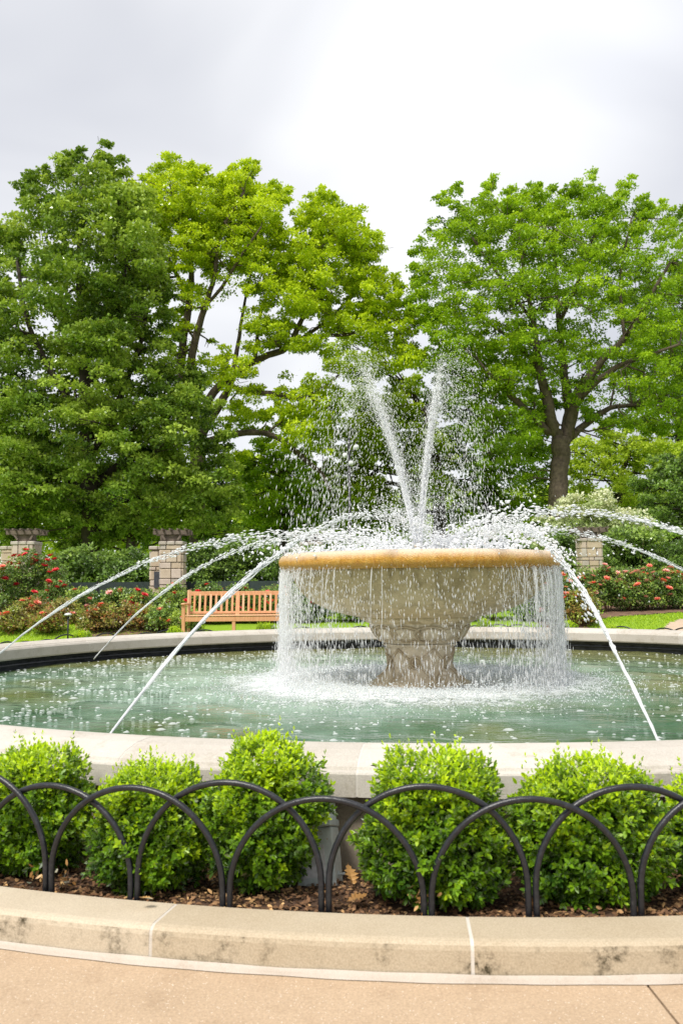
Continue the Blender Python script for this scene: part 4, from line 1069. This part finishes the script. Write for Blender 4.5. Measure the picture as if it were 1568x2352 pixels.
    for q in R.choice(len(C), min(twigs, len(C)), replace=False):
        j = int(np.argmin(np.linalg.norm(NP-C[q], axis=1)+R.uniform(0, 1.2, len(NP)))); a, b = NP[j], C[q]
        mdl = (a+b)/2 + R.normal(0, .12, 3)*np.linalg.norm(b-a) + np.array([0, 0, .12*np.linalg.norm(b-a)]); r = min(NR[j]*.5, .075)
        mdl[2] = min(mdl[2], max(a[2], b[2])-.05)
        m2 = a*.2+mdl*.8
        s.tube(np.array([a, (a+mdl)/2, mdl, (mdl+b)/2, b])-org, [r, r*.8, r*.6, r*.42, r*.25], 5)
        # side twigs
        for _ in range(3):
            st_ = mdl*.5+b*.5; e = b + np.clip(R.normal(0, .30, 3), -.5, .5)*np.array([1, 1, .4]) - np.array([0, 0, .15]); s.tube(np.array([st_, (st_+e)/2+R.normal(0, .1, 3), e])-org, [r*.32, r*.22, .008], 4)
    s.build('twigs', bark, t, True)['kind'] = 'stuff'
    return t

T1 = [(-90, 560), (-90, 1250), (60, 1255), (200, 1265), (330, 1245), (470, 1235), (555, 1215), (550, 1130), (500, 1050), (478, 950), (460, 870), (400, 830), (405, 740), (375, 650), (345, 570), (330, 480), (300, 430), (272, 375), (250, 368), (195, 362), (130, 398), (85, 395), (55, 440), (50, 470), (15, 480), (5, 545)]
tree('tall dense dark green maple filling the left side behind the pillars', 32, 3.6,
     [(T1, 980, 0.0), ([(240, 370), (345, 470), (380, 640), (300, 640), (250, 480)], 90, .25), ([(360, 840), (480, 880), (560, 1100), (545, 1225), (400, 1240), (300, 1100)], 120, .12), ([(120, 690), (310, 690), (330, 1000), (150, 1010)], 130, .14), ([(-60, 900), (100, 900), (160, 1200), (-60, 1230)], 130, .06)],
     [(215, 470, 22, 18, .9), (300, 600, 26, 30, .7), (200, 880, 26, 60, .6), (240, 1050, 30, 50, .5), (270, 1140, 40, 30, .5), (40, 500, 20, 20, .5), (110, 770, 40, 30, .5)],
     [[(210, 1240, 22), (205, 1100, 20), (200, 950, 17), (195, 800, 13), (180, 620, 9), (190, 450, 5), (200, 380, 3)], [(205, 1050, 12), (270, 930, 8), (320, 800, 6), (340, 700, 4)], [(200, 980, 11), (120, 860, 8), (60, 740, 5), (40, 600, 4)],
      [(200, 900, 10), (260, 760, 7), (290, 600, 5), (270, 450, 3)], [(207, 1120, 12), (290, 1060, 9), (400, 1010, 6), (470, 1000, 4)], [(205, 1140, 10), (100, 1060, 7), (0, 1000, 5)], [(300, 1235, 10), (330, 1130, 9), (350, 1020, 6)]],
     M['leaf_maple'], M['bark_dark'], leaf=.135, tr=.50, per=150, tint0=.62, tspread=.24)

T2R = [((400, 440, 62, 78), 94, .05), ((480, 470, 85, 75), 108, .0), ((558, 470, 48, 85), 81, .08), ((612, 490, 45, 65), 60, .08), ((430, 560, 80, 75), 94, 0), ((520, 575, 85, 65), 94, 0), ((300, 520, 60, 120), 121, .1), ((330, 680, 55, 90), 81, 0),
       ((600, 610, 70, 65), 81, 0), ((690, 560, 50, 55), 47, .05), ((765, 515, 55, 65), 74, .1), ((825, 555, 52, 55), 60, .08), ((760, 625, 105, 70), 128, .02), ((680, 690, 85, 60), 94, 0), ((862, 665, 62, 52), 67, .05), ((620, 750, 55, 50), 35, 0),
       ((560, 850, 60, 55), 27, -.05), ((500, 830, 40, 60), 18, -.05), ((885, 745, 75, 55), 87, .05), ((932, 815, 42, 38), 43, .12), ((800, 740, 75, 45), 67, 0), ((700, 790, 60, 40), 29, 0), ((575, 960, 55, 40), 35, 0), ((540, 1040, 40, 25), 10, 0), ((400, 500, 200, 120), 54, -.1),
       ((705, 985, 70, 62), 94, .04), ((645, 940, 50, 30), 24, 0), ((450, 700, 40, 60), 18, 0), ((560, 720, 190, 260), 90, .05), ((700, 900, 90, 70), 40, .05), ((390, 760, 30, 60), 24, 0)]
tree('light yellow-green oak with dark forking limbs and open sky gaps left of the spray', 38, 3.4, T2R,
     [(525, 705, 55, 45, .85), (480, 765, 42, 65, .88), (655, 850, 85, 48, .93), (610, 925, 60, 22, .85), (550, 1020, 32, 28, .95), (345, 740, 26, 60, .8), (640, 720, 26, 22, .8), (585, 640, 22, 18, .8), (720, 745, 30, 20, .8)],
     [[(452, 1240, 20), (452, 1100, 19), (452, 1004, 17)], [(450, 1010, 13), (422, 957, 11), (415, 832, 10), (425, 757, 9), (438, 672, 8), (440, 607, 6), (412, 530, 4), (395, 440, 3)],
      [(425, 900, 11), (435, 847, 10), (446, 782, 9), (470, 707, 7), (495, 632, 5), (500, 540, 4), (560, 440, 3)], [(450, 1004, 13), (480, 912, 10), (525, 862, 9), (600, 822, 8), (665, 797, 8), (700, 712, 5), (730, 632, 4), (760, 520, 3)],
      [(585, 825, 5), (595, 732, 4), (620, 652, 3), (610, 560, 2)], [(460, 1000, 13), (500, 935, 11), (530, 887, 8), (545, 800, 5), (562, 690, 3.2), (585, 590, 1.6)], [(520, 880, 4), (560, 900, 7), (635, 905, 7), (690, 917, 6), (725, 902, 4), (780, 860, 3)],
      [(470, 1020, 12), (530, 997, 8), (600, 992, 7), (645, 1007, 7), (690, 1047, 6), (740, 1087, 5), (760, 1130, 3)], [(437, 680, 5), (400, 620, 4), (360, 540, 3)], [(470, 705, 4), (510, 660, 4), (550, 592, 3), (600, 520, 2)], [(665, 797, 5), (760, 730, 4), (840, 650, 3)], [(700, 770, 4), (800, 770, 4), (900, 730, 2)]],
     M['leaf_oak'], M['bark'], leaf=.125, tr=.46, per=105, tint0=.62, twigs=170, tspread=.18)

T3 = [(950, 545), (985, 492), (1050, 458), (1120, 435), (1190, 435), (1240, 420), (1290, 438), (1340, 420), (1390, 428), (1450, 455), (1500, 465), (1540, 480), (1640, 490), (1640, 1010), (1480, 1010), (1380, 985), (1300, 930), (1240, 920), (1150, 935), (1105, 880), (1085, 820), (1010, 790), (955, 745), (930, 690), (945, 620)]
tree('big spreading green oak with grey forked trunk at the right', 38, 4.2,
     [(T3, 1120, 0.0), ([(1090, 900), (1240, 930), (1255, 1080), (1120, 1120), (1060, 1000)], 90, -.2), ([(1060, 480), (1400, 440), (1440, 700), (1100, 720)], 150, .14), ([(940, 650), (1100, 760), (1090, 860), (960, 760)], 60, .1), ([(1100, 760), (1240, 780), (1230, 920), (1120, 910)], 60, .12)],
     [(1408, 765, 34, 26, .92), (1360, 640, 20, 20, .7), (1150, 560, 20, 22, .7), (1330, 880, 45, 50, .6), (1270, 880, 30, 40, .5), (1490, 560, 30, 16, .6), (1420, 890, 40, 40, .5), (1290, 470, 16, 14, .5)],
     [[(1279, 1160, 23), (1284, 1090, 21), (1289, 1045, 21), (1290, 1005, 23)], [(1284, 1005, 14), (1264, 970, 14), (1258, 920, 13), (1236, 845, 9), (1225, 740, 6), (1205, 640, 4), (1190, 520, 3)], [(1300, 1010, 15), (1311, 945, 15), (1296, 870, 10), (1284, 745, 7), (1276, 645, 5), (1270, 500, 3)],
      [(1306, 1000, 14), (1318, 930, 13), (1334, 890, 12), (1384, 825, 9), (1434, 780, 7), (1484, 695, 5), (1540, 600, 3)], [(1308, 1005, 9), (1349, 970, 8), (1399, 935, 6), (1470, 930, 4)], [(1262, 995, 10), (1224, 955, 8), (1174, 910, 7), (1150, 890, 5), (1100, 830, 3)],
      [(1224, 955, 5), (1184, 948, 4), (1109, 957, 3)], [(1330, 915, 9), (1375, 870, 8), (1429, 835, 6), (1480, 820, 4), (1560, 790, 3)], [(1236, 845, 6), (1190, 790, 4), (1120, 740, 3), (1040, 680, 2)], [(1284, 745, 5), (1330, 640, 4), (1370, 520, 2)], [(1434, 780, 4), (1420, 640, 3), (1450, 500, 2)], [(1225, 740, 4), (1150, 640, 3), (1080, 540, 2)]],
     M['leaf_oak2'], M['bark'], leaf=.115, tr=.47, per=125, tint0=.56, twigs=190, tspread=.18)

# trees further back
bt = [
 ('yellow-green oak lobe behind the spray with level dark branches', 46, 3, [((905, 935, 55, 55), 60, .1), ((895, 1000, 95, 70), 90, .05), ((985, 1080, 65, 95), 90, .05), ((780, 1140, 120, 75), 150, .2), ((850, 1180, 130, 60), 120, .15), ((790, 930, 80, 90), 60, .1), ((820, 830, 80, 60), 50, .1), ((820, 1040, 80, 60), 50, .1)], [],
  [[(1010, 1230, 16), (1005, 1100, 14), (985, 960, 9), (930, 880, 5)], [(1005, 1110, 8), (930, 1090, 7), (870, 1078, 8), (800, 1062, 5), (740, 1075, 3)], [(870, 1080, 5), (820, 1110, 4), (760, 1120, 3)], [(1005, 1130, 6), (900, 1110, 5), (800, 1095, 3)], [(1000, 1180, 6), (900, 1150, 5), (850, 1180, 4), (780, 1215, 3)]], 'leaf_far', .16, .55),
 ('dark evergreen-looking tree mass between spray and right oak', 48, 3, [([(1000, 760), (1090, 800), (1240, 920), (1280, 1000), (1270, 1215), (1040, 1225), (1020, 1100), (975, 960), (940, 860)], 330, -.38)], [], [[(1120, 1220, 12), (1120, 1000, 8), (1090, 880, 4)]], 'leaf_oak2', .17, .62),
 ('medium green tree behind the lower left of the spray', 44, 3, [([(600, 1010), (700, 1040), (760, 1100), (740, 1230), (560, 1235), (555, 1120)], 190, .0)], [], [[(650, 1235, 10), (650, 1120, 7), (660, 1060, 4)]], 'leaf_oak2', .15, .55),
 ('bright green tree behind the right oak trunk', 50, 3.5, [([(1310, 1000), (1400, 985), (1620, 990), (1640, 1180), (1560, 1240), (1300, 1200)], 330, .08), ((1200, 1010, 60, 50), 20, 0)], [], [[(1420, 1230, 12), (1420, 1100, 8), (1450, 1030, 4)]], 'leaf_far', .17, .62),
 ('feathery light green tree at the right edge', 36, 2.2, [([(1480, 1090), (1540, 1050), (1640, 1040), (1660, 1290), (1500, 1290), (1450, 1190)], 210, .0)], [], [[(1590, 1290, 10), (1590, 1180, 7), (1580, 1090, 4)]], 'leaf_hedge', .13, .42),
 ('dark tree in the gap behind the left maple', 50, 3, [([(-60, 1000), (200, 1020), (420, 1080), (560, 1120), (600, 1240), (-60, 1260)], 330, .0)], [], [[(300, 1240, 12), (300, 1150, 8), (310, 1090, 4)]], 'leaf_dark', .18, .65),
 ('pale sunlit tree far off below the oak limb', 62, 3, [([(520, 1060), (590, 1055), (640, 1090), (660, 1230), (540, 1235)], 130, .25), ([(740, 1090), (850, 1110), (860, 1230), (730, 1235)], 90, .2)], [], [[(590, 1240, 8), (590, 1150, 5), (585, 1090, 3)]], 'leaf_far', .18, .6),
 ('dark tree behind the right edge of the big oak', 52, 3.5, [([(1440, 640), (1560, 600), (1680, 620), (1680, 1010), (1480, 1000), (1400, 850)], 250, -.1)], [(1408, 765, 34, 26, .9)], [[(1560, 1230, 14), (1560, 950, 9), (1550, 760, 4)]], 'leaf_dark', .18, .65),
]
for (lab, d, th_, regs, holes, limbs, mt, lf, tr_) in bt:
    tree(lab, d, th_, regs, holes, limbs, M[mt], M['bark_dark'], leaf=lf, tr=tr_, per=110, tint0=.58, twigs=50, group='trees behind the garden', tspread=.13)

# distant wood that closes the view under the crowns
n = 1500; xs_ = R.uniform(-120, 1700, n); ys_ = R.uniform(1130, 1290, n); ds_ = R.uniform(66, 84, n)
C = np.array([W(a, b, c_) for a, b, c_ in zip(xs_, ys_, ds_)])
V, Fq, T = tuft_leaves(C, 1.3, 70, .32, np.clip(R.normal(.42, .2, n), 0, 1))
tag(link('far_woods', mesh_np('far_woods', V, Fq, M['leaf_far'], {'tint': T})), 'distant green woods closing the view under the trees', 'woods', kind='stuff')

# ------------------------------------------------------------------ hedges and big shrubs
def bush(name, label, cat, x, y0, y1, hw, d, mat, n=70, per=120, leaf=.075, tr=.22, depth=.6, tint0=.45, group=None, stem=True, blooms=None, nb=0, flat=.75, bias=0.0, lump=.5):
    px = MPP(d); c = W(x, y1, d); g = gz(c[0], c[1]); zt = W(x, y0, d)[2]; H = max(.25, zt-g); w = hw*px
    t = empty(name, (c[0], c[1], g), label, cat, group)
    D = rand_dirs(n); D[:, 2] = np.abs(D[:, 2]); sh = R.uniform(.35, 1.0, n)**.5
    C = D*np.array([w*.92, depth, (H-.12)])*sh[:, None] + np.array([0, 0, .10]); C[:, :2] *= (1+R.normal(0, .08, (n, 2)))
    # wide shrubs: fill as a rounded block
    q = R.random(n) < lump; C[q, 0] = R.uniform(-w*.92, w*.92, q.sum()); C[q, 2] = np.abs(R.uniform(.1, 1, q.sum()))*(H-.12)*(1-(np.abs(C[q, 0])/w)**3*.45)
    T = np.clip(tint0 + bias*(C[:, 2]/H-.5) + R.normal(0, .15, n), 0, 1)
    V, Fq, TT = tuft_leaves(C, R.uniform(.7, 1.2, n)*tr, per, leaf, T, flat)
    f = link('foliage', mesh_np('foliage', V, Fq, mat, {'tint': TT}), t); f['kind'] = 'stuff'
    if stem:
        s = MB()
        for k in range(5):
            e = C[R.integers(n)]; s.tube([(e[0]*.15, 0, -.05), (e[0]*.5, e[1]*.4, e[2]*.5), tuple(e)], [.02, .014, .006], 5)
        s.build('stem', M['stem'], t, True)
    if blooms:
        order = np.argsort(-(C[:, 2]*.8 - C[:, 1] + R.normal(0, .3, n)))[:nb]
        for j in order:
            p = C[j] + np.array([R.normal(0, .05), -abs(R.normal(.5, .2))*tr, tr*flat*R.uniform(.4, .95)])
            me = blooms[int(R.integers(len(blooms)))]; b = link('bloom', me, t, tuple(p), (R.uniform(-.5, .5), R.uniform(-.5, .5), R.uniform(0, 6)))
            sc = R.uniform(.95, 1.5); b.scale = (sc,)*3
    return t
def bloom_mesh(mat):
    Ps_, Fs_ = [], []; n0 = 0
    for ring, (cnt, r, up, ln) in enumerate(((5, .02, .9, .045), (7, .03, .5, .055), (8, .035, .1, .055))):
        for k in range(cnt):
            a = 2*math.pi*k/cnt + ring*.5; rd = np.array([math.cos(a), math.sin(a), 0]); tg = np.array([-math.sin(a), math.cos(a), 0])
            ax = rd*(1-up*.6) + np.array([0, 0, up+.2]); ax /= np.linalg.norm(ax)
            b = rd*r*.3; Ps_ += [b-tg*.01, b+tg*.01, b+ax*ln*.7+tg*.024+rd*.006, b+ax*ln+rd*.014, b+ax*ln*.7-tg*.024+rd*.006]
            Fs_.append([n0, n0+1, n0+2, n0+3, n0+4]); n0 += 5
    me = bpy.data.meshes.new('bloom'); me.from_pydata([tuple(p) for p in Ps_], [], Fs_); me.materials.append(mat); me.update(); return me
BR, BP, BC = bloom_mesh(M['bloom_red']), bloom_mesh(M['bloom_pink']), bloom_mesh(M['bloom_coral'])

bush('hedge_shrub', 'dark leafy shrub between the two left stone pillars under the maple', 'shrub', 190, 1262, 1345, 120, 27.5, M['leaf_hedge'], n=170, per=110, leaf=.11, tr=.34, depth=.9, tint0=.5, bias=.25)
bush('hedge_shrub', 'green shrub beside the left pillar plaque, in front of the maple trunk', 'shrub', 300, 1268, 1350, 60, 27, M['leaf_hedge'], n=70, per=110, leaf=.11, tr=.32, depth=.7, tint0=.4)
bush('vine_mound', 'vine covered mound behind the bench, right of the left pillar', 'vine', 535, 1238, 1350, 128, 26.5, M['leaf_hedge'], n=210, per=110, leaf=.10, tr=.34, depth=.9, tint0=.5, bias=.2, lump=.75)
bush('hedge_shrub', 'shrub mass behind the bowl, right half, under the dark trees', 'shrub', 1130, 1228, 1340, 110, 28, M['leaf_hedge'], n=150, per=100, leaf=.11, tr=.34, depth=.8, tint0=.3)
bush('hedge_shrub', 'shrub mass behind the bowl, left half, right of the bench', 'shrub', 780, 1250, 1345, 120, 28, M['leaf_hedge'], n=150, per=100, leaf=.11, tr=.34, depth=.8, tint0=.4)
bush('hedge_shrub', 'shrub behind the middle of the bowl below the spray', 'shrub', 955, 1245, 1345, 100, 29, M['leaf_hedge'], n=110, per=100, leaf=.11, tr=.34, depth=.8, tint0=.35)
bush('dogwood_shrub', 'large domed shrub covered in cream white blossom before the oak trunk', 'flowering shrub', 1362, 1130, 1330, 150, 29.5, M['leaf_blossom'], n=330, per=110, leaf=.10, tr=.36, depth=1.2, tint0=.50, bias=.9, lump=.35, flat=.45)
bush('hedge_shrub', 'green shrub left of the right stone pillar', 'shrub', 1285, 1228, 1320, 62, 27.6, M['leaf_hedge'], n=90, per=110, leaf=.10, tr=.32, depth=.7, tint0=.5)
bush('hedge_shrub', 'rounded green shrub right of the right stone pillar', 'shrub', 1462, 1212, 1315, 95, 28.2, M['leaf_hedge'], n=170, per=110, leaf=.10, tr=.34, depth=.8, tint0=.55, bias=.3)
bush('hedge_shrub', 'shrub at the right edge of the photo behind the pink roses', 'shrub', 1590, 1238, 1320, 70, 27.5, M['leaf_hedge'], n=90, per=110, leaf=.10, tr=.32, depth=.7, tint0=.4)

RG = 'rose bushes in the garden beds'
def rose(label, x, y0, y1, hw, d, bl, nb, red=False, n=46, tint0=.45, tr=.17):
    return bush('rose_bush', label, 'rose bush', x, y0, y1, hw, d, M['leaf_rose_red'] if red else M['leaf_rose'], n=n, per=90, leaf=.062, tr=tr, depth=.42, tint0=tint0, group=RG, blooms=bl, nb=nb)
rose('climbing red rose covering the foot of the leftmost stone pillar', 75, 1262, 1380, 66, 23.2, [BR], 24, n=130, tr=.22)
rose('red rose bush at the left edge below the leftmost pillar', 5, 1290, 1385, 38, 22.6, [BR, BC], 10, n=60)
rose('dark leaved rose bush with crimson blooms right of the climbing rose', 128, 1330, 1388, 42, 22.4, [BR], 9, n=60)
rose('coral rose bush crossed by the leftmost water jet', 185, 1350, 1395, 46, 21.8, [BC, BP], 9, n=60)
rose('blue-green rose bush with salmon blooms left of the left pillar', 262, 1345, 1392, 44, 22, [BP, BC], 6, n=60)
rose('bright red rose bush at the foot of the left pillar', 325, 1352, 1400, 34, 21.6, [BR], 10, n=50)
rose('grey-green rose bush hiding the right foot of the left pillar', 392, 1335, 1400, 36, 22.2, [BC], 2, n=60, tint0=.55)
rose('red rose bush between the left pillar and the bench', 412, 1362, 1430, 34, 20.4, [BR], 8, n=60, tint0=.6)
rose('tall rose bush showing above the left part of the bench back', 470, 1338, 1440, 46, 20.6, [BR], 7, n=80)
rose('rose bush showing above the middle of the bench back', 548, 1342, 1440, 46, 20.8, [BR], 5, n=80)
rose('rose bush showing above the right end of the bench back', 628, 1340, 1440, 44, 20.8, [BR, BC], 6, n=80)
rose('rose bush just left of the bowl, seen through the falling drops', 705, 1335, 1440, 42, 20.8, [BR], 5, n=70)
rose('bronze leaved rose bush in front, right of the path light', 235, 1392, 1448, 44, 19.7, [BC], 4, True, n=60)
rose('bronze rose bush in front, left of the path light', 112, 1402, 1450, 30, 19.5, [BC], 3, True, n=40)
rose('bronze leaved rose bush before the left pillar', 312, 1385, 1445, 46, 19.8, [BC], 4, True, n=60)
rose('green rose bush in front of the bench left leg', 375, 1395, 1445, 36, 19.6, [BC], 2, False, n=50, tint0=.6)
rose('sparse bronze rose bush at the left edge on the lawn', 28, 1400, 1460, 30, 19.6, [BC], 3, True, n=36)
rose('small bronze rose bush on the lawn near the left edge', 75, 1372, 1420, 30, 21, [BC], 4, True, n=40)
rose('bronze rose bush behind the coral rose near the jet', 150, 1375, 1412, 36, 20.9, [BP, BC], 4, True, n=46)
rose('yellow-green rose bush between the front beds', 425, 1400, 1447, 26, 19.3, [BC], 1, False, n=36, tint0=.75)
for i, (x, y0, lab) in enumerate(((1345, 1300, 'pink rose bush at the foot of the right pillar'), (1392, 1298, 'pink rose bush second in the right row'), (1440, 1300, 'pink rose bush in the middle of the right row'), (1487, 1303, 'pink rose bush fourth in the right row'), (1532, 1308, 'pink rose bush near the right end of the row'), (1580, 1320, 'last pink rose bush cut by the right edge'))):
    rose(lab, x, y0, 1402-i*3, 36, 22.6+.18*i, [BP, BP, BP, BC], 16, n=80, tr=.20)
rose('red rose bush just right of the bowl edge', 1290, 1318, 1425, 36, 20.2, [BR, BC], 9, n=80, tint0=.5)
rose('bronze and green rose bush between falling water and pink roses', 1335, 1352, 1425, 34, 19.8, [BR], 3, True, n=60)
rose('green rose bush behind the right part of the falling water', 1225, 1335, 1430, 40, 20.6, [BR], 5, n=70)
rose('rose bush behind the left underside of the bowl', 800, 1345, 1430, 46, 20.9, [BR], 3, n=70)
rose('rose bush behind the pedestal, centre', 925, 1345, 1430, 60, 21.2, [BR], 3, n=80)
rose('dark rose bush right behind the pedestal', 1045, 1345, 1430, 46, 20.8, [BR], 3, n=70)
rose('rose bush behind the pedestal right side', 1130, 1340, 1430, 44, 21, [BR], 4, n=60)

# garden beds (mulch) on the lawn, path
def sheet(name, poly_px, d_of, mat, lift, label, n=26):
    """patch of ground: polygon in world x, y, laid on the terrain"""
    P = np.array(poly_px, float); x0, y0 = P.min(0); x1, y1 = P.max(0); gx = np.linspace(x0, x1, n*2); gy = np.linspace(y0, y1, n)
    V, idx, Fl = [], {}, []
    for j in range(len(gy)-1):
        for i in range(len(gx)-1):
            cxx, cyy = (gx[i]+gx[i+1])/2, (gy[j]+gy[j+1])/2
            if in_poly(np.array([cxx]), np.array([cyy]), [tuple(p) for p in P])[0]:
                q = []
                for (a, b) in ((i, j), (i+1, j), (i+1, j+1), (i, j+1)):
                    if (a, b) not in idx: idx[(a, b)] = len(V); V.append([gx[a], gy[b], gz(gx[a], gy[b])+lift])
                    q.append(idx[(a, b)])
                Fl.append(q)
    me = bpy.data.meshes.new(name); me.from_pydata(V, [], Fl); me.materials.append(mat); me.update()
    return tag(link(name, me), label, kind='structure')
def wx(x, d): return W(x, 1400, d)[0]
def PW(*pts): return [(wx(x, d), d-10.38) for x, d in pts]
sheet('garden_bed', PW((200, 19.0), (430, 18.6), (440, 20.9), (330, 21.0), (230, 20.7)), None, M['bed'], .02, 'mulch bed under the front left roses')
sheet('garden_bed', PW((-80, 21.6), (60, 21.3), (200, 21.4), (440, 21.5), (700, 21.3), (720, 24.5), (-80, 25.2)), None, M['bed'], .024, 'mulch bed under the back left roses')
sheet('garden_bed', PW((1240, 19.2), (1330, 19.3), (1400, 21.2), (1560, 22.3), (1680, 23), (1700, 25.5), (1240, 24.5)), None, M['bed'], .02, 'mulch bed under the pink rose row')
sheet('garden_path', PW((1500, 18.9), (1640, 18.0), (1900, 18.2), (1900, 22.5), (1640, 21.4), (1560, 20.4)), None, M['path'], .028, 'pale tan path at the right edge', n=34)

# grass blades on the lawn that shows
n = 60000
d = R.uniform(18.2, 24, n); x = R.uniform(-100, 1640, n); k = (x < 470) | (x > 1240); d, x = d[k], x[k]; n = len(x)
gx_ = (x-784)/F*d*1.0 + CAM[0]; gy_ = d-10.38
z = np.array([gz(a, b) for a, b in zip(gx_, gy_)])
pp = [tuple(q) for q in PW((1500, 18.9), (1640, 18.0), (1900, 18.2), (1900, 22.5), (1640, 21.4), (1560, 20.4))]
k = ~in_poly(gx_, gy_, pp) & ~(in_poly(gx_, gy_, PW((1240, 19.2), (1330, 19.3), (1400, 21.2), (1560, 22.3), (1680, 23), (1700, 25.5), (1240, 24.5))))
gx_, gy_, z = gx_[k], gy_[k], z[k]; n = len(z)
P = np.stack([gx_, gy_, z-.005], 1); A = nrm(np.stack([R.normal(0, .35, n), R.normal(0, .35, n), np.ones(n)], 1)); V, Fq = quadleaf(P, A, nrm(np.stack([R.normal(0, .5, n), -np.ones(n), np.full(n, .6)], 1)), R.uniform(.03, .065, n), .014)
tag(link('grass', mesh_np('grass', V, Fq, M['grassblade'], {'tint': np.repeat(R.random(n), 4)})), 'short bright green lawn grass around the rose beds', 'grass', kind='stuff')
